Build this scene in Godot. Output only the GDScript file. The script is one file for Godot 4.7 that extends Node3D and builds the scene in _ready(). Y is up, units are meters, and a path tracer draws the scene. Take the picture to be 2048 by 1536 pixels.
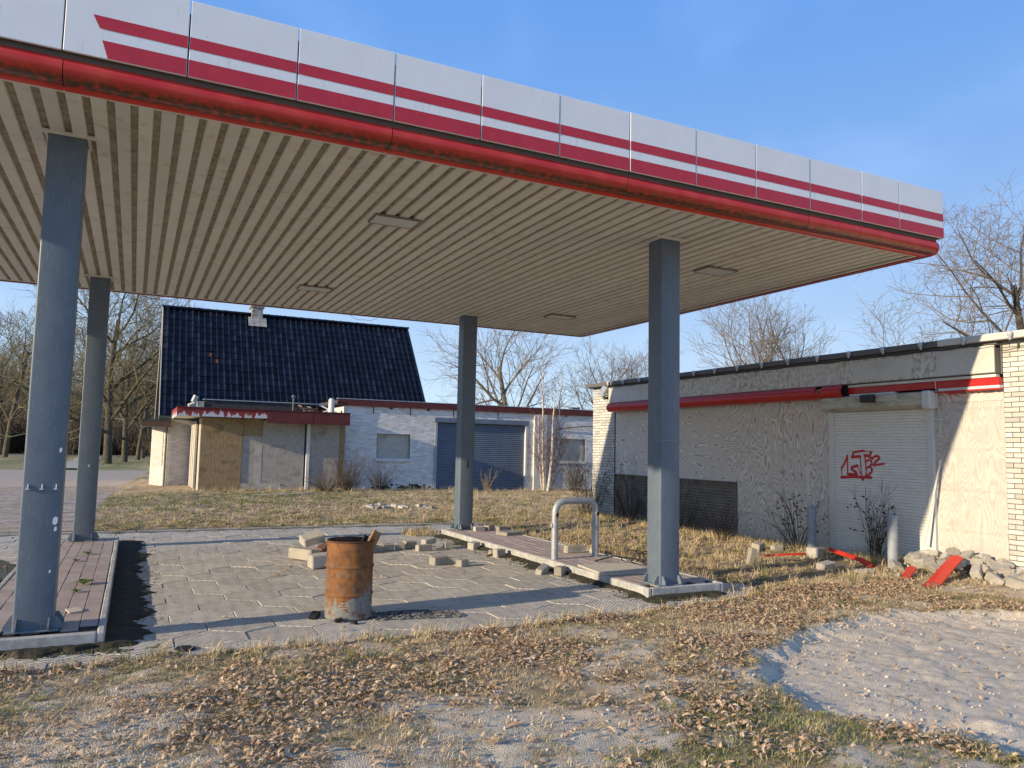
extends Node3D
# An abandoned filling station on a low winter sun. x runs along the canopy front, -z away from the camera, y up, metres.

const SUN_DIR := Vector3(1.0, -0.29, -0.115)
const SOFFIT_Y := 4.48
const STORE_X := 11.2

var rng := RandomNumberGenerator.new()
var M := {}
var taken := {}
var noise_a := FastNoiseLite.new()
var noise_b := FastNoiseLite.new()
var noise_c := FastNoiseLite.new()
var noise_d := FastNoiseLite.new()

func _ready():
	rng.seed = 7321
	setup_noise()
	setup_view()
	make_materials()
	build_ground()
	build_pavement()
	build_pad()
	build_canopy()
	build_island_pair()
	build_store()
	build_garage()
	build_annex()
	build_house()
	build_trees()
	build_drum()
	build_yard_things()
	build_rubble()
	build_plants()
	build_litter()

func setup_noise():
	noise_a.seed = 11
	noise_a.frequency = 0.35
	noise_a.fractal_octaves = 4
	noise_b.seed = 23
	noise_b.frequency = 2.2
	noise_b.fractal_octaves = 3
	noise_c.seed = 37
	noise_c.frequency = 9.0
	noise_c.fractal_octaves = 2
	noise_d.seed = 53
	noise_d.frequency = 16.0
	noise_d.fractal_octaves = 2

func setup_view():
	var cam := Camera3D.new()
	cam.name = "camera"
	cam.fov = 53.22
	cam.near = 0.05
	cam.far = 1500.0
	cam.position = Vector3(0, 1.75, 0)
	cam.rotation_degrees = Vector3(4.854, -26.11, 1.198)
	add_child(cam)
	var sun := DirectionalLight3D.new()
	sun.name = "sun"
	sun.light_energy = 1.6
	sun.light_color = Color(1.0, 0.92, 0.79)
	sun.light_angular_distance = 0.55
	sun.shadow_enabled = true
	add_child(sun)
	sun.look_at_from_position(Vector3.ZERO, SUN_DIR, Vector3.UP)
	var env := Environment.new()
	env.background_mode = Environment.BG_SKY
	var sm := ProceduralSkyMaterial.new()
	sm.sky_top_color = Color(0.1, 0.3, 0.76).linear_to_srgb()
	sm.sky_horizon_color = Color(0.7, 0.885, 0.99).linear_to_srgb()
	sm.sky_curve = 0.162
	sm.sky_energy_multiplier = 0.96
	sm.ground_bottom_color = Color(0.30, 0.26, 0.2)
	sm.ground_horizon_color = Color(0.55, 0.55, 0.52)
	sm.sun_angle_max = 25.0
	sm.sky_cover = cirrus()
	sm.sky_cover_modulate = Color(1, 1, 1, 0.16)
	var sky := Sky.new()
	sky.sky_material = sm
	env.sky = sky
	env.tonemap_mode = Environment.TONE_MAPPER_LINEAR
	env.tonemap_exposure = 1.2
	env.sdfgi_enabled = true
	env.ssao_enabled = true
	env.ssil_enabled = true
	var we := WorldEnvironment.new()
	we.name = "world_environment"
	we.environment = env
	add_child(we)

func cirrus() -> ImageTexture:
	# thin high cloud as an equirectangular cover; streaks run along one wind direction and fade out towards the zenith
	var w := 512
	var h := 256
	var n := FastNoiseLite.new()
	n.seed = 5
	n.frequency = 1.3
	n.fractal_octaves = 5
	n.domain_warp_enabled = true
	n.domain_warp_amplitude = 0.5
	n.domain_warp_frequency = 1.1
	var img := Image.create(w, h, false, Image.FORMAT_RGBA8)
	for y in h / 2:
		var el := (0.5 - (y + 0.5) / h) * PI
		for x in w:
			var az := (x + 0.5) / w * TAU
			var d := Vector3(cos(el) * cos(az), sin(el), cos(el) * sin(az))
			var s := 1.0 / (d.y + 0.22)
			var p := n.get_noise_2d(d.x * s * 1.3 + d.z * s * 0.4, d.z * s * 2.0 - d.x * s * 0.7)
			var a: float = smoothstep(-0.1, 0.7, p) * 0.42
			img.set_pixel(x, y, Color(0.8, 0.86, 0.95, a))
	return ImageTexture.create_from_image(img)

# ------------------------------------------------------------------ mesh building

class MB:
	var v := PackedVector3Array()
	var n := PackedVector3Array()
	var u := PackedVector2Array()
	var c := PackedColorArray()
	var i := PackedInt32Array()
	var col := Color.WHITE
	var colored := false
	var uo := Vector2.ZERO

	func put(p: Vector3, nn: Vector3, uv: Vector2):
		v.append(p)
		n.append(nn)
		u.append(uv)
		if colored:
			c.append(col)

	func quad(a: Vector3, b: Vector3, cc: Vector3, d: Vector3):
		# counter-clockwise seen from outside
		var nn := (b - a).cross(d - a)
		if nn.length_squared() < 1e-14:
			nn = (cc - b).cross(d - b)
		nn = nn.normalized()
		var k := v.size()
		var w := a.distance_to(b)
		var h := a.distance_to(d)
		put(a, nn, uo)
		put(b, nn, uo + Vector2(w, 0))
		put(cc, nn, uo + Vector2(w, h))
		put(d, nn, uo + Vector2(0, h))
		i.append_array(PackedInt32Array([k, k + 2, k + 1, k, k + 3, k + 2]))

	func quad_uv(a, b, cc, d, ua: Vector2, ub: Vector2, uc: Vector2, ud: Vector2):
		var nn: Vector3 = ((b - a) as Vector3).cross(d - a).normalized()
		var k := v.size()
		put(a, nn, ua)
		put(b, nn, ub)
		put(cc, nn, uc)
		put(d, nn, ud)
		i.append_array(PackedInt32Array([k, k + 2, k + 1, k, k + 3, k + 2]))

	func quad_o(a: Vector3, b: Vector3, cc: Vector3, d: Vector3, out: Vector3):
		if (b - a).cross(d - a).dot(out) < 0:
			quad(a, d, cc, b)
		else:
			quad(a, b, cc, d)

	func tri(a: Vector3, b: Vector3, cc: Vector3):
		var nn := (b - a).cross(cc - a).normalized()
		var k := v.size()
		put(a, nn, Vector2(a.x, a.z))
		put(b, nn, Vector2(b.x, b.z))
		put(cc, nn, Vector2(cc.x, cc.z))
		i.append_array(PackedInt32Array([k, k + 2, k + 1]))

	func tri_o(a: Vector3, b: Vector3, cc: Vector3, out: Vector3):
		if (b - a).cross(cc - a).dot(out) < 0:
			tri(a, cc, b)
		else:
			tri(a, b, cc)

	func box(p: Vector3, s: Vector3, bs := Basis.IDENTITY, ch := 0.0):
		# p is the centre, s the size; ch chamfers every edge
		var h := s * 0.5
		var ax := [bs.x, bs.y, bs.z]
		var hh := [h.x, h.y, h.z]
		for a in 3:
			var b := (a + 1) % 3
			var d := (a + 2) % 3
			for sg in [-1.0, 1.0]:
				var o: Vector3 = p + ax[a] * hh[a] * sg
				var eb: Vector3 = ax[b] * (hh[b] - ch)
				var ed: Vector3 = ax[d] * (hh[d] - ch)
				quad_o(o - eb - ed, o + eb - ed, o + eb + ed, o - eb + ed, ax[a] * sg)
		if ch <= 0.0:
			return
		for a in 3:
			var b := (a + 1) % 3
			var d := (a + 2) % 3
			for sb in [-1.0, 1.0]:
				for sd in [-1.0, 1.0]:
					var e: Vector3 = ax[a] * (hh[a] - ch)
					var q1: Vector3 = p + ax[b] * hh[b] * sb + ax[d] * (hh[d] - ch) * sd
					var q2: Vector3 = p + ax[b] * (hh[b] - ch) * sb + ax[d] * hh[d] * sd
					quad_o(q1 - e, q1 + e, q2 + e, q2 - e, ax[b] * sb + ax[d] * sd)
		for sx in [-1.0, 1.0]:
			for sy in [-1.0, 1.0]:
				for sz in [-1.0, 1.0]:
					var q := [p + ax[0] * h.x * sx + ax[1] * (h.y - ch) * sy + ax[2] * (h.z - ch) * sz, p + ax[0] * (h.x - ch) * sx + ax[1] * h.y * sy + ax[2] * (h.z - ch) * sz, p + ax[0] * (h.x - ch) * sx + ax[1] * (h.y - ch) * sy + ax[2] * h.z * sz]
					tri_o(q[0], q[1], q[2], ax[0] * sx + ax[1] * sy + ax[2] * sz)

	func span(a: Vector3, b: Vector3, ch := 0.0):
		# an axis-aligned box between two corners
		box((a + b) * 0.5, (b - a).abs(), Basis.IDENTITY, ch)

	func tube(path: Array, radii: Array, sides: int, cap := true):
		var k0 := v.size()
		var m := path.size()
		var t0: Vector3 = (path[1] - path[0]).normalized()
		var side := t0.cross(Vector3.UP if absf(t0.y) < 0.9 else Vector3.RIGHT).normalized()
		var run := 0.0
		for k in m:
			var t: Vector3 = ((path[mini(k + 1, m - 1)] - path[maxi(k - 1, 0)]) as Vector3).normalized()
			side = (side - t * side.dot(t)).normalized()
			var up := t.cross(side)
			if k > 0:
				run += (path[k] as Vector3).distance_to(path[k - 1])
			for q in sides + 1:
				var an := TAU * q / sides
				var dd: Vector3 = side * cos(an) + up * sin(an)
				put(path[k] + dd * radii[k], dd, uo + Vector2(float(q) / sides, run))
		var st := sides + 1
		for k in m - 1:
			for q in sides:
				var a := k0 + k * st + q
				i.append_array(PackedInt32Array([a, a + st, a + 1, a + 1, a + st, a + st + 1]))
		if cap:
			for e in [0, m - 1]:
				var t: Vector3 = (path[1] - path[0]).normalized() * -1.0 if e == 0 else (path[m - 1] - path[m - 2]).normalized()
				var k := v.size()
				put(path[e], t, Vector2.ZERO)
				for q in sides + 1:
					put(v[k0 + e * st + q], t, Vector2.ZERO)
				for q in sides:
					if e == 0:
						i.append_array(PackedInt32Array([k, k + 1 + q, k + 2 + q]))
					else:
						i.append_array(PackedInt32Array([k, k + 2 + q, k + 1 + q]))

	func lathe(prof: Array, segs: int, o := Vector3.ZERO, flip := false):
		# prof: Vector2(radius, height) going up the outside; repeat a point for a crease
		var k0 := v.size()
		var m := prof.size()
		var run := 0.0
		for k in m:
			var p: Vector2 = prof[k]
			var a: Vector2 = prof[maxi(k - 1, 0)]
			var b: Vector2 = prof[mini(k + 1, m - 1)]
			if a == p:
				a = p - (b - p)
			if b == p:
				b = p + (p - a)
			var t := (b - a).normalized()
			var nn := Vector2(t.y, -t.x)
			if flip:
				nn = -nn
			if k > 0:
				run += p.distance_to(prof[k - 1])
			for q in segs + 1:
				var an := TAU * q / segs
				var cs := cos(an)
				var sn := sin(an)
				put(o + Vector3(p.x * cs, p.y, p.x * sn), Vector3(nn.x * cs, nn.y, nn.x * sn), Vector2(float(q) / segs, run))
		var st := segs + 1
		for k in m - 1:
			if prof[k] == prof[k + 1]:
				continue
			for q in segs:
				var a := k0 + k * st + q
				if flip:
					i.append_array(PackedInt32Array([a, a + st, a + 1, a + 1, a + st, a + st + 1]))
				else:
					i.append_array(PackedInt32Array([a, a + 1, a + st, a + 1, a + st + 1, a + st]))

	func sweep(prof: Array, o: Vector3, ux: Vector3, uy: Vector3, along: Vector3, smooth := false, closed := false, caps := false):
		# a profile in the (ux, uy) plane drawn along a vector; its outside is on the left hand of its run seen against «along»
		var m := prof.size()
		var cnt := m if closed else m - 1
		var run := 0.0
		for k in cnt:
			var a: Vector2 = prof[k]
			var b: Vector2 = prof[(k + 1) % m]
			var ln := a.distance_to(b)
			var na := edge_n(prof, k - 1, m, closed) + edge_n(prof, k, m, closed) if smooth else edge_n(prof, k, m, closed)
			var nb := edge_n(prof, k, m, closed) + edge_n(prof, k + 1, m, closed) if smooth else na
			var n1 := (ux * na.x + uy * na.y).normalized()
			var n2 := (ux * nb.x + uy * nb.y).normalized()
			var pa := o + ux * a.x + uy * a.y
			var pb := o + ux * b.x + uy * b.y
			var k0 := v.size()
			var L := along.length()
			put(pa, n1, uo + Vector2(0, run))
			put(pb, n2, uo + Vector2(0, run + ln))
			put(pb + along, n2, uo + Vector2(L, run + ln))
			put(pa + along, n1, uo + Vector2(L, run))
			if (pb - pa).cross(along).dot(n1) > 0:
				i.append_array(PackedInt32Array([k0, k0 + 2, k0 + 1, k0, k0 + 3, k0 + 2]))
			else:
				i.append_array(PackedInt32Array([k0, k0 + 1, k0 + 2, k0, k0 + 2, k0 + 3]))
			run += ln
		if caps:
			var pts := PackedVector2Array(prof)
			var ids := Geometry2D.triangulate_polygon(pts)
			for t in ids.size() / 3:
				var q := []
				for e in 3:
					var p2: Vector2 = pts[ids[t * 3 + e]]
					q.append(o + ux * p2.x + uy * p2.y)
				tri_o(q[0], q[1], q[2], -along)
				tri_o(q[0] + along, q[1] + along, q[2] + along, along)

	func edge_n(prof: Array, k: int, m: int, closed: bool) -> Vector2:
		var cnt := m if closed else m - 1
		if closed:
			k = (k + m) % m
		else:
			k = clampi(k, 0, cnt - 1)
		var d: Vector2 = ((prof[(k + 1) % m] as Vector2) - (prof[k] as Vector2)).normalized()
		return Vector2(d.y, -d.x)

	func add(o: MB, tf := Transform3D.IDENTITY):
		var k := v.size()
		for q in o.v.size():
			v.append(tf * o.v[q])
			n.append((tf.basis * o.n[q]).normalized())
			if colored:
				c.append(col)
		u.append_array(o.u)
		for q in o.i:
			i.append(q + k)

	func mesh() -> ArrayMesh:
		var arr := []
		arr.resize(Mesh.ARRAY_MAX)
		arr[Mesh.ARRAY_VERTEX] = v
		arr[Mesh.ARRAY_NORMAL] = n
		arr[Mesh.ARRAY_TEX_UV] = u
		if colored:
			arr[Mesh.ARRAY_COLOR] = c
		arr[Mesh.ARRAY_INDEX] = i
		var am := ArrayMesh.new()
		am.add_surface_from_arrays(Mesh.PRIMITIVE_TRIANGLES, arr)
		return am

func mb(colored := false) -> MB:
	var m := MB.new()
	m.colored = colored
	return m

func numbered(parent: Node, called: String) -> String:
	var key := str(parent.get_instance_id()) + called
	var k: int = taken.get(key, 0)
	taken[key] = k + 1
	return called if k == 0 else "%s_%03d" % [called, k]

func thing(called: String, label: String, category: String, group := "", at := Vector3.ZERO, turn := 0.0) -> Node3D:
	var o := Node3D.new()
	o.name = numbered(self, called)
	o.position = at
	o.rotation.y = turn
	add_child(o)
	tag(o, label, category, group)
	return o

func tag(o: Node, label: String, category: String, group := ""):
	o.set_meta("label", label)
	o.set_meta("category", category)
	if group != "":
		o.set_meta("group", group)

func part(called: String, shape, material: Material, parent: Node, at := Transform3D.IDENTITY) -> MeshInstance3D:
	var o := MeshInstance3D.new()
	o.name = numbered(parent, called)
	o.mesh = shape.mesh() if shape is MB else shape
	o.material_override = material
	o.transform = at
	parent.add_child(o)
	return o

func single(called: String, shape, material: Material, label: String, category: String, group := "", at := Transform3D.IDENTITY) -> MeshInstance3D:
	var o := part(called, shape, material, self, at)
	tag(o, label, category, group)
	return o

func structure(called: String, shape, material: Material) -> MeshInstance3D:
	var o := part(called, shape, material, self)
	o.set_meta("kind", "structure")
	return o

func stuff(o: Node, label := "", category := ""):
	o.set_meta("kind", "stuff")
	if label != "":
		tag(o, label, category)

func swarm(called: String, shape, material: Material, parent: Node, places: Array, tints: PackedColorArray) -> MultiMeshInstance3D:
	var mm := MultiMesh.new()
	mm.transform_format = MultiMesh.TRANSFORM_3D
	mm.use_colors = true
	mm.mesh = shape.mesh() if shape is MB else shape
	mm.instance_count = places.size()
	for k in places.size():
		mm.set_instance_transform(k, places[k])
		mm.set_instance_color(k, tints[k])
	var o := MultiMeshInstance3D.new()
	o.name = numbered(parent, called)
	o.multimesh = mm
	o.material_override = material
	parent.add_child(o)
	stuff(o)
	return o

func rr(a: float, b: float) -> float:
	return rng.randf_range(a, b)

func turned(e: Vector3) -> Basis:
	return Basis.from_euler(e)

func put_at(p: Vector3, e := Vector3.ZERO, s := 1.0) -> Transform3D:
	return Transform3D(Basis.from_euler(e).scaled(Vector3(s, s, s)), p)

# bricks in running bond on the plane through o with axes u (along) and up; n faces out. Adds to «bricks» and «mortar».
func brick_wall(bricks: MB, mortar: MB, o: Vector3, u: Vector3, n: Vector3, w: float, h: float, holes: Array, bl: float, bh: float, joint: float, deep: float, cols: Array, rough := 0.003, pieces: Array = []):
	var rows := int(ceil(h / (bh + joint)))
	for r in rows:
		var y0 := r * (bh + joint)
		var y1 := minf(y0 + bh, h)
		if y1 - y0 < 0.01:
			continue
		var ym := (y0 + y1) * 0.5
		var cuts := [[0.0, w]]
		for hole in holes:
			if ym > hole.position.y and ym < hole.end.y:
				var nc := []
				for s in cuts:
					if hole.end.x <= s[0] or hole.position.x >= s[1]:
						nc.append(s)
					else:
						if hole.position.x > s[0] + 0.01:
							nc.append([s[0], hole.position.x])
						if hole.end.x < s[1] - 0.01:
							nc.append([hole.end.x, s[1]])
				cuts = nc
		for s in cuts:
			var yt := minf(y0 + bh + joint, h)
			mortar.quad_o(o + u * s[0] + Vector3.UP * y0 - n * deep, o + u * s[1] + Vector3.UP * y0 - n * deep, o + u * s[1] + Vector3.UP * yt - n * deep, o + u * s[0] + Vector3.UP * yt - n * deep, n)
			var k := int(floor((s[0]) / (bl + joint))) - 1
			while true:
				var a: float = k * (bl + joint) + (0.5 * (bl + joint) if r % 2 == 1 else 0.0)
				var b: float = a + bl
				k += 1
				if a >= s[1]:
					break
				a = maxf(a, s[0])
				b = minf(b, s[1])
				if b - a < 0.02:
					continue
				if pieces.size() > 0 and pieces[0].call(o + u * (a + b) * 0.5 + Vector3.UP * ym, b - a, y1 - y0):
					continue
				bricks.col = cols[rng.randi() % cols.size()] * rr(0.86, 1.08)
				var f := n * rr(-rough, rough)
				var p := o + u * a + Vector3.UP * y0 + f
				var q := o + u * b + Vector3.UP * y0 + f
				var up := Vector3.UP * (y1 - y0)
				var bk := -n * (deep + rough + 0.002)
				bricks.quad_o(p, q, q + up, p + up, n)
				bricks.quad_o(p + up, q + up, q + up + bk, p + up + bk, Vector3.UP)
				bricks.quad_o(p, q, q + bk, p + bk, Vector3.DOWN)
				bricks.quad_o(p, p + up, p + up + bk, p + bk, -u)
				bricks.quad_o(q, q + up, q + up + bk, q + bk, u)

# ------------------------------------------------------------------ materials

func lin(r: float, g: float, b: float) -> Color:
	return Color(r, g, b).linear_to_srgb()

func plain(r: float, g: float, b: float, rough := 0.8, metal := 0.0) -> StandardMaterial3D:
	var m := StandardMaterial3D.new()
	m.albedo_color = lin(r, g, b)
	m.roughness = rough
	m.metallic = metal
	return m

func noise_bytes(size: int, seed_: int, freq: float, octs := 4, warp := 0.0) -> PackedByteArray:
	var n := FastNoiseLite.new()
	n.seed = seed_
	n.frequency = freq
	n.fractal_octaves = octs
	if warp > 0:
		n.domain_warp_enabled = true
		n.domain_warp_amplitude = warp
		n.domain_warp_frequency = freq * 1.5
	var img := n.get_seamless_image(size, size)
	img.convert(Image.FORMAT_L8)
	return img.get_data()

func gray_tex(bytes: PackedByteArray, size: int) -> ImageTexture:
	return ImageTexture.create_from_image(Image.create_from_data(size, size, false, Image.FORMAT_L8, bytes))

func rgb_tex(w: int, h: int, f: Callable) -> ImageTexture:
	# f(x, y) gives a linear colour
	var data := PackedByteArray()
	data.resize(w * h * 3)
	var k := 0
	for y in h:
		for x in w:
			var c: Color = f.call(x, y)
			c = c.linear_to_srgb()
			data[k] = clampi(int(c.r * 255.0), 0, 255)
			data[k + 1] = clampi(int(c.g * 255.0), 0, 255)
			data[k + 2] = clampi(int(c.b * 255.0), 0, 255)
			k += 3
	return ImageTexture.create_from_image(Image.create_from_data(w, h, false, Image.FORMAT_RGB8, data))

func blend(a: Color, b: Color, t: float) -> Color:
	return a.lerp(b, clampf(t, 0.0, 1.0))

func textured(tex: Texture2D, rough := 0.85, scale := Vector3.ONE, tri := false, bump: Texture2D = null, bump_cm := 0.3) -> StandardMaterial3D:
	var m := StandardMaterial3D.new()
	m.albedo_texture = tex
	m.roughness = rough
	m.uv1_scale = scale
	if tri:
		m.uv1_triplanar = true
		m.uv1_world_triplanar = true
	if bump:
		m.heightmap_enabled = true
		m.heightmap_texture = bump
		m.heightmap_scale = bump_cm
	return m

var nz := {}

func nb(key: String, x: int, y: int, size: int) -> float:
	var d: PackedByteArray = nz[key]
	return d[posmod(y, size) * size + posmod(x, size)] / 255.0

func mottled(size: int, base: Color, dark: Color, light: Color, fine := 0.25, speck := 0.0, spot := Color.BLACK) -> ImageTexture:
	return rgb_tex(size, size, func(x, y):
		var a := nb("broad", x, y, 512)
		var b := nb("mid", x * 2, y * 2, 512)
		var d := nb("fine", x * 3, y * 3, 512)
		var c := blend(dark, base, a * 1.7 - 0.2)
		c = blend(c, light, (b - 0.55) * 1.8)
		c = c * (1.0 - fine + fine * 2.0 * d)
		if speck > 0.0 and nb("fine", x * 2 + 77, y * 2 + 31, 512) > 1.0 - speck:
			c = blend(c, spot, 0.7)
		return c)

func make_materials():
	nz["broad"] = noise_bytes(512, 3, 0.012, 4)
	nz["mid"] = noise_bytes(512, 8, 0.03, 4, 12.0)
	nz["fine"] = noise_bytes(512, 14, 0.18, 3)
	var fine_tex := gray_tex(nz["fine"], 512)
	var mid_tex := gray_tex(nz["mid"], 512)

	# ground and paving
	var soil := mottled(512, Color(0.97, 0.97, 0.97), Color(0.76, 0.76, 0.76), Color(1, 1, 1), 0.2)
	M.ground = textured(soil, 1.0, Vector3(0.8, 0.8, 0.8), true, fine_tex, 0.9)
	M.ground.vertex_color_use_as_albedo = true
	M.slab = []
	for k in 4:
		var tone: float = [1.0, 0.9, 0.95, 1.06][k]
		var t := mottled(256, Color(0.53, 0.485, 0.41) * tone, Color(0.41, 0.37, 0.31) * tone, Color(0.59, 0.545, 0.47) * tone, 0.24, 0.03, Color(0.12, 0.1, 0.08))
		M.slab.append(textured(t, 0.92, Vector3(1.1, 1.1, 1), false, null))
		M.slab[k].uv1_offset = Vector3(k * 0.37, k * 0.21, 0)
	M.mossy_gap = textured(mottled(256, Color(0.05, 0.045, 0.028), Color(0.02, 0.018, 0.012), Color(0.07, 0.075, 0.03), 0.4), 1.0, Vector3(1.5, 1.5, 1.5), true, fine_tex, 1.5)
	M.kerb = textured(mottled(256, Color(0.47, 0.46, 0.43), Color(0.3, 0.3, 0.27), Color(0.58, 0.57, 0.54), 0.18, 0.03, Color(0.13, 0.14, 0.1)), 0.85, Vector3(0.9, 0.9, 0.9), true, fine_tex, 0.25)
	M.island_tile = []
	for k in 4:
		var tone: float = [1.0, 0.92, 1.07, 0.97][k]
		M.island_tile.append(textured(mottled(128, Color(0.43, 0.345, 0.305) * tone, Color(0.34, 0.275, 0.245) * tone, Color(0.48, 0.395, 0.355) * tone, 0.14), 0.7, Vector3(1.3, 1.3, 1.3), true, fine_tex, 0.12))
	M.paver = plain(1, 1, 1, 0.92)
	M.paver.vertex_color_use_as_albedo = true
	M.paver.metallic_specular = 0.12
	M.asphalt = textured(mottled(256, Color(0.17, 0.165, 0.155), Color(0.12, 0.115, 0.11), Color(0.22, 0.21, 0.2), 0.2), 0.95, Vector3(0.4, 0.4, 0.4), true)

	# canopy
	M.fascia_white = textured(fascia_tex(), 0.38, Vector3(0.3, 0.3, 0.3), true)
	M.stripe_red = textured(mottled(256, Color(0.56, 0.025, 0.04), Color(0.49, 0.022, 0.035), Color(0.6, 0.035, 0.05), 0.04), 0.42, Vector3(0.7, 0.7, 1), true)
	M.gutter_red = textured(gutter_tex(), 0.3, Vector3(0.42, 1.9, 1))
	M.red_plain = textured(mottled(256, Color(0.52, 0.02, 0.016), Color(0.43, 0.016, 0.014), Color(0.58, 0.035, 0.025), 0.06), 0.35, Vector3(0.8, 0.8, 0.8), true)
	M.red_bright = plain(0.62, 0.035, 0.012, 0.4)
	M.dark_gap = plain(0.12, 0.1, 0.08, 0.9)
	M.soffit = []
	for k in 3:
		var tone: float = [1.0, 0.95, 1.04][k]
		M.soffit.append(textured(soffit_tex(k, tone), 0.55, Vector3(0.27, 0.27, 0.27), true))
	M.soffit_groove = textured(mottled(256, Color(0.37, 0.31, 0.21), Color(0.19, 0.155, 0.1), Color(0.46, 0.39, 0.28), 0.4), 0.85, Vector3(1.6, 1.6, 1.6), true)
	M.lens = plain(0.58, 0.6, 0.55, 0.35)
	M.frame_dark = plain(0.22, 0.2, 0.16, 0.6)
	M.column = textured(column_tex(), 0.42, Vector3(0.228, 0.85, 1))
	M.column_edge = plain(0.16, 0.2, 0.24, 0.45)
	M.chip = plain(0.62, 0.66, 0.7, 0.6)

	# store
	M.white_brick = []
	for k in 4:
		var tone: float = [1.0, 0.93, 1.05, 0.86][k]
		M.white_brick.append(textured(mottled(128, Color(0.62, 0.6, 0.54) * tone, Color(0.5, 0.48, 0.42) * tone, Color(0.7, 0.68, 0.62) * tone, 0.1, 0.02, Color(0.3, 0.28, 0.22)), 0.85, Vector3(1.7, 1.7, 1.7), true, fine_tex, 0.15))
	M.dark_brick = []
	for k in 4:
		var tone: float = [1.0, 0.85, 1.15, 0.95][k]
		M.dark_brick.append(textured(mottled(128, Color(0.15, 0.135, 0.115) * tone, Color(0.1, 0.09, 0.08) * tone, Color(0.2, 0.18, 0.15) * tone, 0.2), 0.9, Vector3(1.7, 1.7, 1.7), true, fine_tex, 0.2))
	M.mortar = plain(0.15, 0.14, 0.12, 0.95)
	M.mortar_dark = plain(0.3, 0.275, 0.235, 0.95)
	M.brick_any = plain(1, 1, 1, 0.85)
	M.brick_any.vertex_color_use_as_albedo = true
	M.ply_swirl = textured(ply_tex(true), 0.8, Vector3(0.41, 0.41, 1), false, fine_tex, 0.05)
	M.ply_tall = textured(ply_tex(false), 0.8, Vector3(0.41, 0.41, 1), false, fine_tex, 0.05)
	M.ply_sunlit = textured(ply_tex(false, 0.78, 0.4), 0.8, Vector3(0.41, 0.41, 1), false, fine_tex, 0.05)  # sunlit copy of the same plywood; tone and grain contrast set for direct sun
	M.stained_panel = []
	for k in 3:
		M.stained_panel.append(textured(stain_tex(k), 0.7, Vector3(1.0, 2.4, 1)))
	M.panel_clean = textured(mottled(256, Color(0.6, 0.58, 0.5), Color(0.52, 0.5, 0.43), Color(0.64, 0.62, 0.55), 0.05, 0.004, Color(0.2, 0.2, 0.12)), 0.6, Vector3(0.6, 0.6, 0.6), true)
	M.shutter = textured(shutter_tex(), 0.45, Vector3(1, 1, 1))
	M.shutter_frame = plain(0.64, 0.63, 0.58, 0.45)
	M.shutter_box = textured(mottled(256, Color(0.52, 0.5, 0.4), Color(0.25, 0.24, 0.15), Color(0.58, 0.56, 0.48), 0.1, 0.02, Color(0.12, 0.12, 0.06)), 0.65, Vector3(0.6, 1.5, 0.6), true)
	M.roof_edge = plain(0.13, 0.125, 0.12, 0.6)
	M.coping = plain(0.62, 0.59, 0.52, 0.7)
	M.bulb = plain(0.5, 0.5, 0.5, 0.25)
	M.black = plain(0.02, 0.02, 0.022, 0.5)
	M.galv = textured(mottled(256, Color(0.42, 0.44, 0.46), Color(0.32, 0.34, 0.36), Color(0.55, 0.57, 0.58), 0.12), 0.5, Vector3(1.6, 1.6, 1.6), true)
	M.galv.metallic = 0.35
	M.steel_post = textured(mottled(256, Color(0.34, 0.37, 0.4), Color(0.26, 0.28, 0.31), Color(0.42, 0.45, 0.47), 0.12), 0.55, Vector3(1.6, 1.6, 1.6), true)

	# garage, annex, house
	M.door_blue = textured(mottled(256, Color(0.15, 0.19, 0.245), Color(0.11, 0.14, 0.19), Color(0.19, 0.235, 0.29), 0.1), 0.5, Vector3(0.4, 0.4, 0.4), true)
	M.board_dark_red = textured(mottled(256, Color(0.13, 0.022, 0.018), Color(0.08, 0.014, 0.012), Color(0.18, 0.035, 0.028), 0.15), 0.7, Vector3(0.7, 0.7, 0.7), true)
	M.board_peel = textured(peel_tex(), 0.75, Vector3(0.6, 2.6, 1))
	M.ply_brown = textured(weathered_tex(Color(0.4, 0.28, 0.14), Color(0.19, 0.125, 0.065)), 0.85, Vector3(0.5, 0.4, 1))
	M.ply_grey = textured(weathered_tex(Color(0.48, 0.43, 0.36), Color(0.29, 0.25, 0.2)), 0.85, Vector3(0.5, 0.4, 1))
	M.ply_light = textured(weathered_tex(Color(0.58, 0.52, 0.43), Color(0.4, 0.35, 0.28)), 0.85, Vector3(0.5, 0.4, 1))
	M.white_paint = textured(mottled(256, Color(0.75, 0.73, 0.68), Color(0.62, 0.6, 0.54), Color(0.8, 0.78, 0.74), 0.1), 0.75, Vector3(0.7, 0.7, 0.7), true)
	M.green_board = textured(mottled(256, Color(0.32, 0.36, 0.24), Color(0.2, 0.25, 0.15), Color(0.45, 0.46, 0.36), 0.2), 0.8, Vector3(0.7, 0.7, 0.7), true)
	M.felt = textured(mottled(256, Color(0.06, 0.058, 0.055), Color(0.035, 0.033, 0.03), Color(0.1, 0.095, 0.085), 0.25), 0.9, Vector3(0.6, 0.6, 0.6), true)
	M.roof_tile = []
	for k in 3:
		var tone: float = [1.0, 0.7, 1.7][k]
		M.roof_tile.append(plain(0.012 * tone, 0.0115 * tone, 0.017 * tone, [0.28, 0.36, 0.24][k]))
		M.roof_tile[k].metallic_specular = 0.28
	M.tile_broken = plain(0.16, 0.05, 0.025, 0.9)
	M.brown_paint = plain(0.1, 0.055, 0.03, 0.6)
	M.flashing = textured(mottled(256, Color(0.4, 0.38, 0.33), Color(0.16, 0.14, 0.1), Color(0.6, 0.58, 0.54), 0.3), 0.8, Vector3(1.2, 1.2, 1.2), true)

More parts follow.
